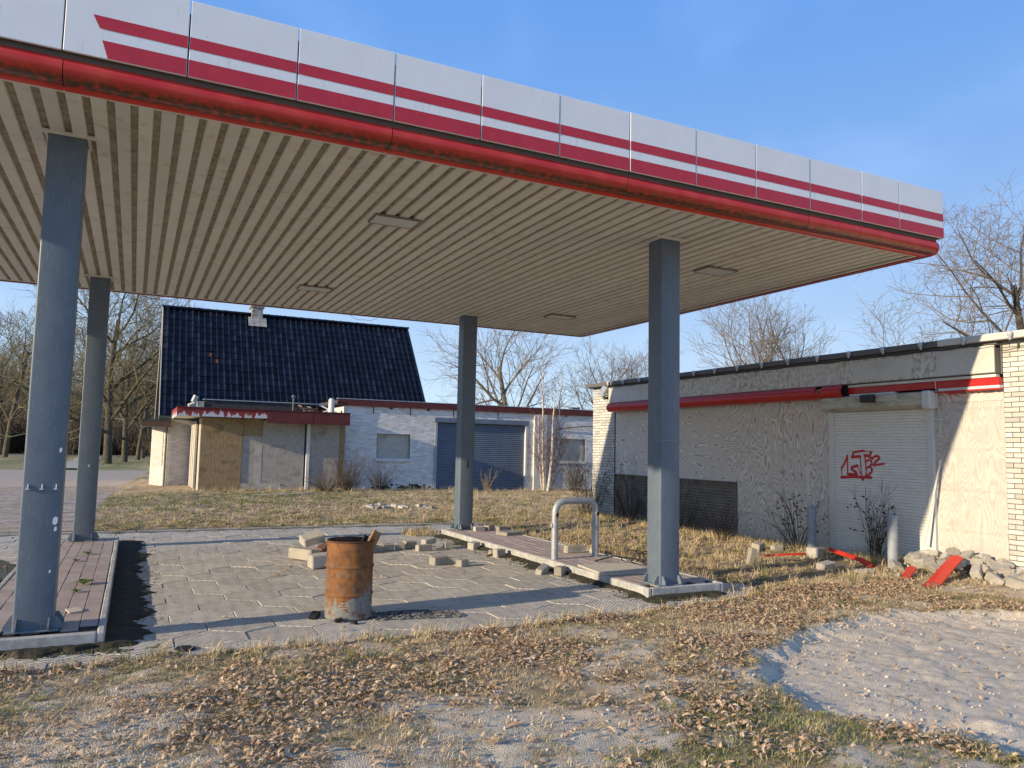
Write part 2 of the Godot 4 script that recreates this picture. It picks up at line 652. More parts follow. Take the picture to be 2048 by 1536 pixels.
	# plants and loose things
	var bark := mottled(256, Color(0.13, 0.105, 0.07), Color(0.065, 0.05, 0.035), Color(0.19, 0.165, 0.09), 0.35)
	M.bark = textured(bark, 0.95, Vector3(2.0, 0.5, 1), false, fine_tex, 1.5)
	M.bark_grey = textured(mottled(256, Color(0.2, 0.17, 0.11), Color(0.12, 0.1, 0.07), Color(0.28, 0.25, 0.14), 0.3), 0.95, Vector3(2.0, 0.5, 1), false, fine_tex, 1.0)
	M.twig = plain(0.23, 0.175, 0.12, 0.9)
	M.twig_mossy = plain(0.19, 0.16, 0.085, 0.9)
	M.twig_red = plain(0.16, 0.085, 0.065, 0.85)
	M.birch_bark = textured(mottled(128, Color(0.74, 0.66, 0.53), Color(0.42, 0.34, 0.26), Color(0.8, 0.74, 0.64), 0.2), 0.8, Vector3(1.0, 2.2, 1))
	M.dead_stem = plain(0.1, 0.075, 0.05, 0.9)
	M.straw_stem = plain(0.3, 0.22, 0.12, 0.9)
	M.grass = plain(1, 1, 1, 0.85)
	M.grass.vertex_color_use_as_albedo = true
	M.grass.backlight_enabled = true
	M.grass.backlight = Color(0.45, 0.45, 0.45)
	M.leaf = plain(1, 1, 1, 0.75)
	M.leaf.vertex_color_use_as_albedo = true
	M.clod = plain(1, 1, 1, 1.0)
	M.clod.vertex_color_use_as_albedo = true
	M.rubble = []
	for k in 4:
		var base: Color = [Color(0.42, 0.38, 0.31), Color(0.34, 0.31, 0.26), Color(0.3, 0.16, 0.11), Color(0.47, 0.44, 0.38)][k]
		M.rubble.append(textured(mottled(128, base, base * 0.65, base * 1.18, 0.22, 0.03, base * 0.4), 0.95, Vector3(1.9, 1.9, 1.9), true, fine_tex, 0.3))
	M.drum = textured(drum_tex(), 0.8, Vector3.ONE, false, fine_tex, 0.12)
	M.rust_dark = textured(mottled(256, Color(0.13, 0.055, 0.025), Color(0.04, 0.022, 0.014), Color(0.24, 0.1, 0.035), 0.3), 0.9, Vector3(1.4, 1.4, 1.4), true)
	M.char = plain(0.012, 0.011, 0.01, 0.9)
	M.ash = textured(mottled(256, Color(0.2, 0.19, 0.18), Color(0.015, 0.014, 0.013), Color(0.42, 0.41, 0.39), 0.5), 1.0, Vector3(1.6, 1.6, 1.6), true, mid_tex, 0.8)
	M.plank = textured(weathered_tex(Color(0.36, 0.2, 0.09), Color(0.2, 0.1, 0.045)), 0.7, Vector3(3, 1.2, 1))
	M.print = plain(0.55, 0.5, 0.4, 0.7)
	M.grate = plain(0.5, 0.46, 0.38, 0.7)
	M.cable = plain(0.03, 0.028, 0.025, 0.6)
	M.water = plain(0.02, 0.025, 0.03, 0.04)
	M.water.metallic_specular = 0.9

func gutter_tex() -> ImageTexture:
	# red sheet; algae and moss settled on its lower half, as irregular matted patches
	return rgb_tex(1024, 128, func(x, y):
		var v: float = y / 128.0
		var red := blend(Color(0.58, 0.022, 0.014), Color(0.66, 0.055, 0.025), nb("broad", x / 2, y, 512) * 1.4 - 0.3)
		var n: float = nb("mid", x, y * 2, 512) * 0.75 + nb("fine", x * 2, y * 2, 512) * 0.45
		var band: float = smoothstep(0.1, 0.2, v) * (1.0 - smoothstep(0.34, 0.52, v))
		var a: float = smoothstep(0.32, 0.62, n) * band
		var grime := blend(Color(0.035, 0.028, 0.014), Color(0.075, 0.065, 0.018), nb("fine", x * 3, y * 3, 512) * 1.6 - 0.4)
		return blend(red, grime, a * 0.95))

func soffit_tex(k: int, tone: float) -> ImageTexture:
	# cream sheet metal, with brown water stains dried in blotches and fly specks
	return rgb_tex(512, 512, func(x, y):
		var c := blend(Color(0.66, 0.625, 0.53), Color(0.74, 0.705, 0.615), nb("broad", x + 90 * k, y, 512)) * tone
		var n: float = nb("mid", x + k * 60, y, 512) * 0.6 + nb("broad", x * 2, y * 2 + k * 99, 512) * 0.5
		c = blend(c, Color(0.5, 0.41, 0.28), smoothstep(0.66, 0.86, n) * 0.55)
		c = c * (0.95 + 0.1 * nb("fine", x * 3, y * 3, 512))
		if nb("fine", x * 2 + 19, y * 2 + 7, 512) > 0.93:
			c = blend(c, Color(0.2, 0.15, 0.09), 0.6)
		return c)

func fascia_tex() -> ImageTexture:
	# white enamel; grey dirt has dried on it in thin vertical runs, with specks of lichen
	return rgb_tex(512, 512, func(x, y):
		var c := blend(Color(0.8, 0.8, 0.775), Color(0.87, 0.87, 0.85), nb("broad", x, y, 512))
		var run: float = nb("mid", x * 5, y / 2, 512) * 0.6 + nb("broad", x * 2, y + 31, 512) * 0.4
		c = blend(c, Color(0.56, 0.55, 0.49), smoothstep(0.64, 0.88, run) * 0.35)
		if nb("fine", x * 2 + 77, y * 2 + 31, 512) > 0.95:
			c = blend(c, Color(0.16, 0.15, 0.1), 0.7)
		return c)

func column_tex() -> ImageTexture:
	# x runs up the column, y round it: chalky blue-grey paint with scuffs, a few chips, rust spots near the foot
	return rgb_tex(1024, 256, func(x, y):
		var f: float = x / 1024.0
		var c := blend(Color(0.1, 0.13, 0.165), Color(0.125, 0.16, 0.2), nb("broad", x, y * 2, 512))
		c = c * (0.93 + 0.14 * nb("fine", x * 2, y * 2, 512))
		var scuff: float = nb("mid", x, y * 7, 512)
		c = blend(c, Color(0.19, 0.22, 0.25), smoothstep(0.66, 0.85, scuff) * 0.55)
		var spot: float = nb("mid", x * 3 + 91, y * 3 + 140, 512) * 0.7 + nb("fine", x, y, 512) * 0.3
		if f > 0.004 and spot > (0.66 if f < 0.035 else 0.88):
			c = blend(Color(0.17, 0.07, 0.03), Color(0.3, 0.13, 0.05), nb("fine", x * 3, y * 3, 512))
		elif nb("fine", x + 44, y + 18, 512) > 0.975:
			c = Color(0.45, 0.48, 0.5)
		return c)

func ply_tex(swirl: bool, tone := 1.0, contrast := 1.0) -> ImageTexture:
	var n := FastNoiseLite.new()
	n.seed = 61 if swirl else 77
	n.frequency = 0.006
	n.fractal_octaves = 2
	n.fractal_gain = 0.35
	var base := Color(0.76, 0.7, 0.61) * tone
	var late := Color(0.33, 0.27, 0.205) * tone
	return rgb_tex(512, 512, func(x, y):
		var p: float
		if swirl:
			p = n.get_noise_2d(x * 0.62, y * 1.55)
		else:
			p = n.get_noise_2d(x * 2.3 + 14.0 * sin(y * 0.02), y * 0.5)
		var rings: float = fposmod(p * (9.0 if swirl else 6.0), 1.0)
		var line: float = smoothstep(0.42, 0.9, rings) * (1.0 - smoothstep(0.93, 1.0, rings))
		var f: float = nb("fine", x * (1 if swirl else 4), y * (4 if swirl else 1), 512)
		var c := blend(base, late, line * 0.85 * contrast)
		c = blend(c, Color(0.58, 0.54, 0.48) * tone, (nb("broad", x, y, 512) - 0.45) * 1.5)
		c = c * (0.84 + 0.32 * f)
		if not swirl and absf(fposmod(y / 128.0, 1.0) - 0.5) < 0.035 and nb("fine", x * 2, y * 2, 512) > 0.7:
			c = c * 0.45
		return c)

func stain_tex(k: int) -> ImageTexture:
	# off-white sheet with green-black algae grown in vertical runs
	return rgb_tex(256, 256, func(x, y):
		var c := blend(Color(0.64, 0.61, 0.52), Color(0.71, 0.68, 0.6), nb("broad", x + k * 90, y, 512))
		var run: float = nb("broad", x * 3 + k * 170, y + k * 40, 512) * 0.75 + nb("mid", x * 2, y / 2 + 60, 512) * 0.25
		var matte: float = smoothstep(0.3, 0.8, run)
		var algae := blend(Color(0.18, 0.175, 0.11), Color(0.32, 0.31, 0.21), nb("fine", x * 2, y * 2, 512))
		c = blend(c, algae, matte * [0.6, 0.45, 0.7][k])
		return c * (0.92 + 0.16 * nb("fine", x * 3, y * 3, 512)))

func weathered_tex(a: Color, b: Color) -> ImageTexture:
	return rgb_tex(256, 256, func(x, y):
		var g: float = nb("fine", x * 4, y / 2, 512) * 0.5 + nb("mid", x * 4, y, 512) * 0.5
		var c := blend(b, a, g * 1.7 - 0.2)
		c = blend(c, b * 0.7, (nb("broad", x + 50, y * 2, 512) - 0.6) * 2.0)
		if nb("fine", x * 2 + 9, y * 2 + 5, 512) > 0.83 and fposmod(y, 64) < 6:
			c = b * 0.35
		return c)

func peel_tex() -> ImageTexture:
	return rgb_tex(512, 128, func(x, y):
		var v: float = y / 128.0
		var edge: float = 0.5 + (nb("broad", x, 40, 512) - 0.5) * 1.3 + (nb("mid", x, y, 512) - 0.5) * 0.2
		var red := Color(0.27, 0.03, 0.025) * (0.8 + 0.3 * nb("fine", x * 2, y * 2, 512))
		var bare := blend(Color(0.45, 0.47, 0.5), Color(0.62, 0.62, 0.62), nb("mid", x * 3, y * 3, 512))
		return red if v < edge else bare * (0.85 + 0.25 * nb("fine", x, y, 512)))

func drum_tex() -> ImageTexture:
	# u runs round the drum (0.5 faces the yard entrance), v up: burnt-off paint survives low down, rust above
	return rgb_tex(512, 256, func(x, y):
		var u: float = x / 512.0
		var h: float = 1.0 - y / 256.0
		var a: float = nb("mid", x, y, 512)
		var f: float = nb("fine", x * 2, y * 2, 512)
		var c := blend(Color(0.19, 0.068, 0.018), Color(0.3, 0.12, 0.028), nb("broad", x, y, 512) * 1.5 - 0.3)
		c = blend(c, Color(0.12, 0.05, 0.02), (a - 0.45) * 2.4)
		if f > 0.66:
			c = blend(c, Color(0.12, 0.07, 0.035), 0.55)
		c = blend(c, Color(0.16, 0.13, 0.09), smoothstep(0.55, 0.75, nb("mid", x + 200, y + 60, 512)) * 0.55 * (1.0 if h < 0.72 else 0.3))
		var top: float = 0.34 + 0.09 * sin(u * TAU * 1.5 + 1.2) + (nb("mid", x * 2 + 31, 99, 512) - 0.5) * 0.22
		var paint := blend(Color(0.15, 0.145, 0.13), Color(0.26, 0.25, 0.225), nb("mid", x * 2, y * 2, 512))
		paint = paint * (0.8 + 0.4 * f)
		var gap: float = nb("broad", x + 60, y + 20, 512)
		if h < top and gap < 0.66:
			var rim: float = minf((top - h) * 18.0, (0.66 - gap) * 14.0)
			c = blend(Color(0.2, 0.07, 0.02), paint, rim)
		return c)

func stroke(img: Image, pts: Array, w: float, c: Color, z0: float, y0: float, s: float):
	for k in range(0, pts.size() - 2, 2):
		var a := Vector2(pts[k], pts[k + 1])
		var b := Vector2(pts[k + 2], pts[k + 3])
		var steps := int(a.distance_to(b) * s) + 1
		for q in steps + 1:
			var p: Vector2 = a.lerp(b, float(q) / steps)
			var px := (p.x - z0) * s
			var py := (y0 - p.y) * s
			var r := w * 0.5 * s * (0.92 + 0.16 * nb("fine", q * 3, k * 7, 512))
			for yy in range(int(py - r), int(py + r) + 2):
				for xx in range(int(px - r), int(px + r) + 2):
					if Vector2(xx - px, yy - py).length() <= r and xx >= 0 and yy >= 0 and xx < img.get_width() and yy < img.get_height():
						img.set_pixel(xx, yy, c)

const TAG := [[0.033, -9.59, 1.38, -9.36, 1.4, -9.16, 1.4, -8.99, 1.4], [0.033, -9.16, 1.37, -9.15, 1.36], [0.026, -9.59, 1.54, -9.52, 1.63, -9.46, 1.76], [0.018, -9.46, 1.76, -9.46, 1.62, -9.46, 1.44], [0.015, -9.59, 1.53, -9.58, 1.4], [0.03, -9.25, 1.59, -9.32, 1.58, -9.38, 1.55, -9.37, 1.52, -9.3, 1.49, -9.27, 1.44, -9.37, 1.44, -9.46, 1.44], [0.011, -9.28, 1.61, -9.24, 1.53, -9.17, 1.42], [0.033, -9.37, 1.74, -9.2, 1.75], [0.016, -9.2, 1.75, -9.18, 1.42], [0.026, -9.35, 1.73, -9.34, 1.82, -9.12, 1.85], [0.007, -9.12, 1.83, -8.94, 1.84], [0.03, -8.98, 1.83, -9.01, 1.76, -9.11, 1.77], [0.018, -9.11, 1.78, -9.09, 1.61, -9.08, 1.45], [0.022, -9.09, 1.66, -9.03, 1.7, -8.98, 1.68, -8.97, 1.63, -9.02, 1.59, -9.07, 1.55], [0.026, -9.02, 1.59, -8.97, 1.55, -8.97, 1.5, -9.04, 1.44, -9.1, 1.42], [0.026, -9.01, 1.74, -8.96, 1.72, -8.9, 1.76, -8.84, 1.76, -8.82, 1.73, -8.9, 1.66, -8.94, 1.61], [0.022, -8.93, 1.6, -8.85, 1.62, -8.73, 1.64]]

func shutter_tex() -> ImageTexture:
	# one sheet for the whole shutter: z from -9.75 to -7.95, y from 2.7 down to 0; spray paint follows the slats
	var w := 512
	var h := 768
	var data := rgb_tex(w, h, func(x, y):
		var c := blend(Color(0.74, 0.725, 0.65), Color(0.79, 0.775, 0.71), nb("broad", x, y, 512))
		c = blend(c, Color(0.5, 0.48, 0.39), (nb("mid", x * 3, y / 2, 512) - 0.62) * 1.2)
		return c * (0.95 + 0.1 * nb("fine", x * 3, y * 3, 512)))
	var img := data.get_image()
	var s := h / 2.7
	for t in TAG:
		stroke(img, t.slice(1), t[0] * 1.5, Color(0.78, 0.06, 0.09), -9.75, 2.7, s)
	return ImageTexture.create_from_image(img)

# ------------------------------------------------------------------ ground

var pit := PackedVector2Array([Vector2(4.82, -5.04), Vector2(5.06, -5.05), Vector2(5.83, -5.51), Vector2(6.14, -5.54), Vector2(7.03, -5.83), Vector2(7.6, -5.8), Vector2(8.2, -5.6), Vector2(8.9, -5.2), Vector2(9.6, -4.6), Vector2(9.8, -3.4), Vector2(8.8, -1.9), Vector2(6.6, -1.3), Vector2(4.4, -2.4), Vector2(4.55, -2.94), Vector2(4.55, -3.2), Vector2(4.37, -3.4), Vector2(4.17, -3.6), Vector2(4.1, -3.8), Vector2(4.21, -4.1), Vector2(4.28, -4.45)])

func pit_depth(x: float, z: float) -> float:
	# metres inside the rim of the dug sand patch, negative outside
	var p := Vector2(x, z)
	var d := 1e9
	for k in pit.size():
		var q := Geometry2D.get_closest_point_to_segment(p, pit[k], pit[(k + 1) % pit.size()])
		d = minf(d, q.distance_to(p))
	return d if Geometry2D.is_point_in_polygon(p, pit) else -d

func pave_edge(z: float) -> float:
	# right-hand edge of the brick road on the left
	if z > -24.0:
		return -0.68
	if z > -30.0:
		return lerpf(-0.72, -0.4, (-24.0 - z) / 6.0)
	return lerpf(-0.4, 1.0, clampf((-30.0 - z) / 18.0, 0.0, 1.3))

func pad_front(x: float) -> float:
	return -6.86 - maxf(0.0, x - 3.4) * 0.045 - maxf(0.0, x - 5.6) * 0.25 + 0.05 * noise_b.get_noise_1d(x * 1.3)

func ground_y(x: float, z: float) -> float:
	var b := noise_a.get_noise_2d(x, z)
	var f := noise_b.get_noise_2d(x, z)
	var h := 0.015 + 0.03 * b + 0.018 * f
	if z > -7.6:
		h += 0.03 + 0.045 * smoothstep(-6.9, -5.0, z)
		h += 0.012 * noise_c.get_noise_2d(x, z)
	if z < -17.0 and z > -60.0:
		h += 0.14 * smoothstep(-19.0, -29.0, z) * smoothstep(-0.5, 2.0, x) * (1.0 - smoothstep(9.0, 12.0, x))
	if x > 9.5:
		h += 0.05 * smoothstep(9.5, 11.0, x)
	# beds of the hard surfaces
	var pad: float = smoothstep(-5.6, -5.3, x) * (1.0 - smoothstep(7.3, 7.9, x)) * (1.0 - smoothstep(pad_front(x) - 0.1, pad_front(x) + 0.06, z)) * smoothstep(-16.9, -16.65, z)
	h = lerpf(h, -0.085, pad)
	if z < -16.7 and z > -57.0:
		var e := pave_edge(z) - (0.3 if z < -31.0 else 0.0)
		var pv: float = (1.0 - smoothstep(e - 0.1, e + 0.1, x)) * smoothstep(-16.7, -17.0, z)
		h = lerpf(h, -0.06, pv)
	if z > -6.6 and x > 3.6 and x < 10.4:
		var d := pit_depth(x, z) + 0.07 * f + 0.05 * noise_c.get_noise_2d(x * 0.7, z * 0.7)
		var dig: float = smoothstep(-0.03, 0.14, d)
		var floor_y: float = 0.028 + 0.025 * noise_a.get_noise_2d(x * 1.5 + 40.0, z * 1.5) + 0.05 * smoothstep(7.2, 8.2, x) * noise_b.get_noise_2d(x * 0.6, z * 0.6) + 0.03 * noise_b.get_noise_2d(x * 0.8 + 3.0, z * 0.8) * noise_a.get_noise_2d(x * 2.0, z * 2.0 + 9.0) * 3.0 + 0.007 * noise_c.get_noise_2d(x, z) + 0.006 * noise_d.get_noise_2d(x, z)
		var lip: float = 0.012 * exp(-pow((d + 0.05) * 12.0, 2.0))
		h = lerpf(h, floor_y, dig) + lip
	return h

func sandy(x: float, z: float) -> float:
	# how bare the ground is: the dug patch, and bald spots towards the lower left
	var s := 0.0
	if z > -6.6 and x > 3.6 and x < 10.4:
		s = smoothstep(-0.12, 0.06, pit_depth(x, z) + 0.05 * noise_b.get_noise_2d(x, z))
	if z > -7.0:
		var t := noise_a.get_noise_2d(x * 1.6 + 9.0, z * 1.6 - 4.0) + 0.35 * noise_b.get_noise_2d(x, z)
		s = maxf(s, smoothstep(0.05, 0.4, t + 0.4 * smoothstep(-5.6, -3.6, z) * (1.0 - smoothstep(1.5, 3.4, x))) * 0.8)
	return s

func ground_color(x: float, z: float) -> Color:
	var b := noise_a.get_noise_2d(x * 0.8 + 50.0, z * 0.8)
	var f := noise_b.get_noise_2d(x + 17.0, z)
	var dry := Color(0.5, 0.38, 0.22)
	var litter := Color(0.38, 0.25, 0.145)
	var green := Color(0.105, 0.115, 0.035)
	var sand := Color(0.64, 0.54, 0.4)
	var c := dry.lerp(litter, clampf(0.45 + b * 1.2, 0, 1))
	c = c.lerp(green, clampf(0.1 + f * 0.7, 0, 0.6))
	if z < -45.0:
		c = Color(0.2, 0.2, 0.07).lerp(dry, clampf(0.3 + b, 0, 0.7))
	c = c.lerp(sand, sandy(x, z))
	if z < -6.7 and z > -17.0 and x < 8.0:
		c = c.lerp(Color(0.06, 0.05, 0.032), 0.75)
	elif x > 6.8 and z < -7.3 and z > -17.0:
		c = c.lerp(Color(0.2, 0.185, 0.13), 0.55)
	return c

func lines(stops: Array) -> PackedFloat32Array:
	# stops: from, to, step triples, ascending
	var out := PackedFloat32Array()
	for s in stops:
		var n := int(round((s[1] - s[0]) / s[2]))
		for k in n:
			out.append(s[0] + (s[1] - s[0]) * k / n)
	out.append(stops[-1][1])
	return out

func build_ground():
	var xs := lines([[-700, -100, 100], [-100, -20, 10], [-20, -3, 0.8], [-3, 3.9, 0.06], [3.9, 9.8, 0.032], [9.8, 22, 0.35], [22, 100, 8], [100, 700, 100]])
	var zs := lines([[-900, -120, 60], [-120, -60, 6], [-60, -30, 1.0], [-30, -17.2, 0.25], [-17.2, -16.4, 0.1], [-16.4, -7.8, 0.4], [-7.8, -6.1, 0.06], [-6.1, -2.4, 0.032], [-2.4, -2.2, 0.06], [-2.2, 4, 0.4], [4, 60, 8], [60, 600, 90]])
	var m := mb(true)
	var nx := xs.size()
	for z in zs:
		for x in xs:
			var y := 0.0
			if absf(x) < 60 and z > -110 and z < 10:
				y = ground_y(x, z)
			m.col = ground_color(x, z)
			m.put(Vector3(x, y, z), Vector3.UP, Vector2(x, z))
	for r in zs.size() - 1:
		for q in nx - 1:
			var a := r * nx + q
			m.i.append_array(PackedInt32Array([a, a + 1, a + nx, a + 1, a + nx + 1, a + nx]))
	# normals from the heights
	for r in zs.size():
		for q in nx:
			var a := r * nx + q
			var l := m.v[r * nx + maxi(q - 1, 0)]
			var rt := m.v[r * nx + mini(q + 1, nx - 1)]
			var bk := m.v[maxi(r - 1, 0) * nx + q]
			var fr := m.v[mini(r + 1, zs.size() - 1) * nx + q]
			m.n[a] = (fr - bk).cross(rt - l).normalized()
	structure("ground", m, M.ground)

func build_pavement():
	# the brick road on the left: bricks one by one near by, a sheet further off
	var st := mb(true)
	var cols := [Color(0.47, 0.375, 0.285), Color(0.4, 0.32, 0.24), Color(0.52, 0.425, 0.325), Color(0.43, 0.325, 0.245)]
	var z := -17.15
	var row := 0
	var root := Node3D.new()
	root.name = "brick_pavement"
	root.set_meta("kind", "structure")
	add_child(root)
	while z > -33.0:
		var x := -8.0 + (0.105 if row % 2 == 1 else 0.0)
		while x < pave_edge(z) - 0.05 + 0.12 * noise_b.get_noise_2d(z, 3.0):
			st.col = cols[rng.randi() % 4] * rr(0.85, 1.1)
			var y := 0.006 + rr(-0.003, 0.003) + 0.012 * noise_a.get_noise_2d(x * 2.0, z * 2.0)
			var a := Vector3(x, y, z)
			var dx := Vector3(0.2, 0, 0)
			var dz := Vector3(0, 0, -0.094)
			var dn := Vector3(0, -0.03, 0)
			st.quad(a, a + dx, a + dx + dz, a + dz)
			st.quad(a + dn, a + dx + dn, a + dx, a)
			st.quad(a + dx + dn, a + dx + dz + dn, a + dx + dz, a + dx)
			st.quad(a + dz + dn, a + dn, a, a + dz)
			x += 0.207
		z -= 0.101
		row += 1
	var o := part("brick", st, M.paver, root)
	o.set_meta("kind", "stuff")
	var bed := mb()
	bed.quad(Vector3(-8.2, -0.012, -17.0), Vector3(-0.72, -0.012, -17.0), Vector3(-0.72, -0.012, -33.0), Vector3(-8.2, -0.012, -33.0))
	part("sand_bed", bed, M.mossy_gap, root)
	var far := mb(true)
	far.col = Color(0.44, 0.355, 0.27)
	far.quad(Vector3(-20, 0.012, -17.0), Vector3(-8.0, 0.012, -17.0), Vector3(-8.0, 0.012, -33.0), Vector3(-20, 0.012, -33.0))
	far.quad(Vector3(-20, 0.012, -33.0), Vector3(-0.35, 0.012, -33.0), Vector3(0.95, 0.012, -51.0), Vector3(-20, 0.012, -51.0))
	part("far_sheet", far, M.paver, root)
	var road := mb()
	road.quad(Vector3(-300, 0.03, -96.0), Vector3(60, 0.03, -96.0), Vector3(60, 0.03, -101.0), Vector3(-300, 0.03, -101.0))
	structure("road", road, M.asphalt)
	var path := mb()
	path.quad(Vector3(-4.4, 0.034, -54.0), Vector3(-2.2, 0.034, -54.0), Vector3(-2.9, 0.034, -92.0), Vector3(-5.0, 0.034, -92.0))
	structure("path", path, plain(0.4, 0.36, 0.3, 0.95))

# ------------------------------------------------------------------ the slab apron

func hex_points(cx: float, cz: float, gap: float) -> Array:
	var hx := 0.3085 - gap
	var s := 0.16 - gap * 0.3
	var t := 0.33 - gap
	return [Vector2(cx - hx, cz + s), Vector2(cx, cz + t), Vector2(cx + hx, cz + s), Vector2(cx + hx, cz - s), Vector2(cx, cz - t), Vector2(cx - hx, cz - s)]

func chevron_tex() -> ImageTexture:
	# pressed-in zigzag ribs of the slabs, as relief only
	var d := PackedByteArray()
	d.resize(256 * 256)
	for y in 256:
		for x in 256:
			var u := (x - 128.0) / 256.0 * 0.64
			var v := (y - 128.0) / 256.0 * 0.7
			var w := fposmod((v + absf(fposmod(u + 0.08, 0.16) - 0.08) * 0.9) / 0.052, 1.0)
			var h: float = 0.5 + 0.5 * sin(w * TAU)
			d[y * 256 + x] = int(clampf(h * 190.0 + nb("fine", x * 2, y * 2, 512) * 60.0, 0, 255))
	return gray_tex(d, 256)

func slab_mesh(relief: bool) -> MB:
	# chamfered hexagonal slab about its own centre; UV 0..1 over its box so that the ribs sit alike on each
	var m := mb()
	var top := hex_points(0, 0, 0.009)
	var mid := hex_points(0, 0, 0.003)
	var uvf := func(p: Vector2) -> Vector2: return Vector2(p.x / 0.64 + 0.5, p.y / 0.7 + 0.5)
	var k := m.v.size()
	m.put(Vector3(0, 0.0, 0), Vector3.UP, Vector2(0.5, 0.5))
	for p in top:
		m.put(Vector3(p.x, 0, p.y), Vector3.UP, uvf.call(p))
	for q in 6:
		m.i.append_array(PackedInt32Array([k, k + 1 + (q + 1) % 6, k + 1 + q]))
	for q in 6:
		var a: Vector2 = top[q]
		var b: Vector2 = top[(q + 1) % 6]
		var a2: Vector2 = mid[q]
		var b2: Vector2 = mid[(q + 1) % 6]
		var out := Vector3(a.x + b.x, 0.3, a.y + b.y)
		m.quad_o(Vector3(a.x, 0, a.y), Vector3(b.x, 0, b.y), Vector3(b2.x, -0.008, b2.y), Vector3(a2.x, -0.008, a2.y), out)
		m.quad_o(Vector3(a2.x, -0.008, a2.y), Vector3(b2.x, -0.008, b2.y), Vector3(b2.x, -0.06, b2.y), Vector3(a2.x, -0.06, a2.y), out)
	# tops must face up
	for q in 6:
		var t := q * 3
		var A := m.v[m.i[t]]
		var B := m.v[m.i[t + 1]]
		var C := m.v[m.i[t + 2]]
		if (B - A).cross(C - A).y > 0:
			var s := m.i[t + 1]
			m.i[t + 1] = m.i[t + 2]
			m.i[t + 2] = s
	return m

func build_pad():
	var root := Node3D.new()
	root.name = "slab_apron"
	root.set_meta("kind", "structure")
	add_child(root)
	var chev := chevron_tex()
	for k in 4:
		M.slab[k].uv1_offset = Vector3.ZERO
		M.slab[k].uv1_scale = Vector3.ONE
		M.slab[k].heightmap_enabled = true
		M.slab[k].heightmap_texture = chev
		M.slab[k].heightmap_scale = 1.2
	var one := slab_mesh(true)
	var mesh := one.mesh()
	var far := mb()
	var places := []
	for r in range(-1, 20):
		var z := -7.01 - 0.49 * r
		for q in range(-9, 13):
			var x := (0.417 if r % 2 == 0 else 0.725) + 0.617 * q
			if z > pad_front(x) + 0.25 or z < -16.55 or x > 7.4 - 0.0 or x < -5.3:
				continue
			if (x > -1.2 and x < -0.2 and z < -7.6 and z > -14.8) or (x > 5.7 and x < 6.7 and z < -7.9 and z > -14.4):
				continue
			places.append(Vector2(x, z))
	places.sort_custom(func(a, b): return a.length() < b.length())
	var count := 0
	for p in places:
		var flat := -0.005 + 0.004 * noise_a.get_noise_2d(p.x, p.y)
		var tilt := turned(Vector3(rr(-0.008, 0.008), 0 if rng.randf() < 0.5 else PI, rr(-0.008, 0.008)))
		var tf := Transform3D(tilt, Vector3(p.x, flat + rr(-0.004, 0.004), p.y))
		if count < 290 and p.x > -0.4:
			part("slab", mesh, M.slab[rng.randi() % 4], root, tf)
			count += 1
		else:
			far.add(one, tf)
	part("slab_field", far, M.slab[0], root).set_meta("kind", "stuff")
	var bed := mb()
	bed.quad(Vector3(-5.6, -0.024, -6.7), Vector3(7.9, -0.024, -6.7), Vector3(7.9, -0.024, -16.7), Vector3(-5.6, -0.024, -16.7))
	part("joint_soil", bed, M.mossy_gap, root)
	var edge := mb()
	for k in 14:
		edge.span(Vector3(-5.6 + k * 0.96, -0.06, -16.86), Vector3(-5.6 + k * 0.96 + 0.945, 0.015, -16.76), 0.008)
	part("edging", edge, M.kerb, root)

# ------------------------------------------------------------------ canopy

const COLUMNS := [[-0.685, -7.9], [6.03, -7.9], [-0.65, -14.5], [6.07, -14.5]]

func rounded_rect(hx: float, hy: float, r: float, seg := 3) -> Array:
	var out := []
	for q in 4:
		var cx: float = (hx - r) * [1, -1, -1, 1][q]
		var cy: float = (hy - r) * [1, 1, -1, -1][q]
		for s in seg + 1:
			var an := PI * 0.5 * (q + float(s) / seg)
			out.append(Vector2(cx + r * cos(an), cy + r * sin(an)))
	return out

func gutter_profile() -> Array:
	# x is outward from the soffit edge, y up; from under the fascia round the roll to the lip at the soffit
	var out := [Vector2(0.11, 0.184)]
	for k in 13:
		var an := deg_to_rad(100.0 - 205.0 * k / 12.0)
		out.append(Vector2(0.128 + 0.094 * cos(an), 0.09 + 0.094 * sin(an)))
	out.append(Vector2(0.055, -0.008))
	out.append(Vector2(0.05, -0.016))
	out.append(Vector2(-0.012, -0.016))
	out.reverse()
	return out

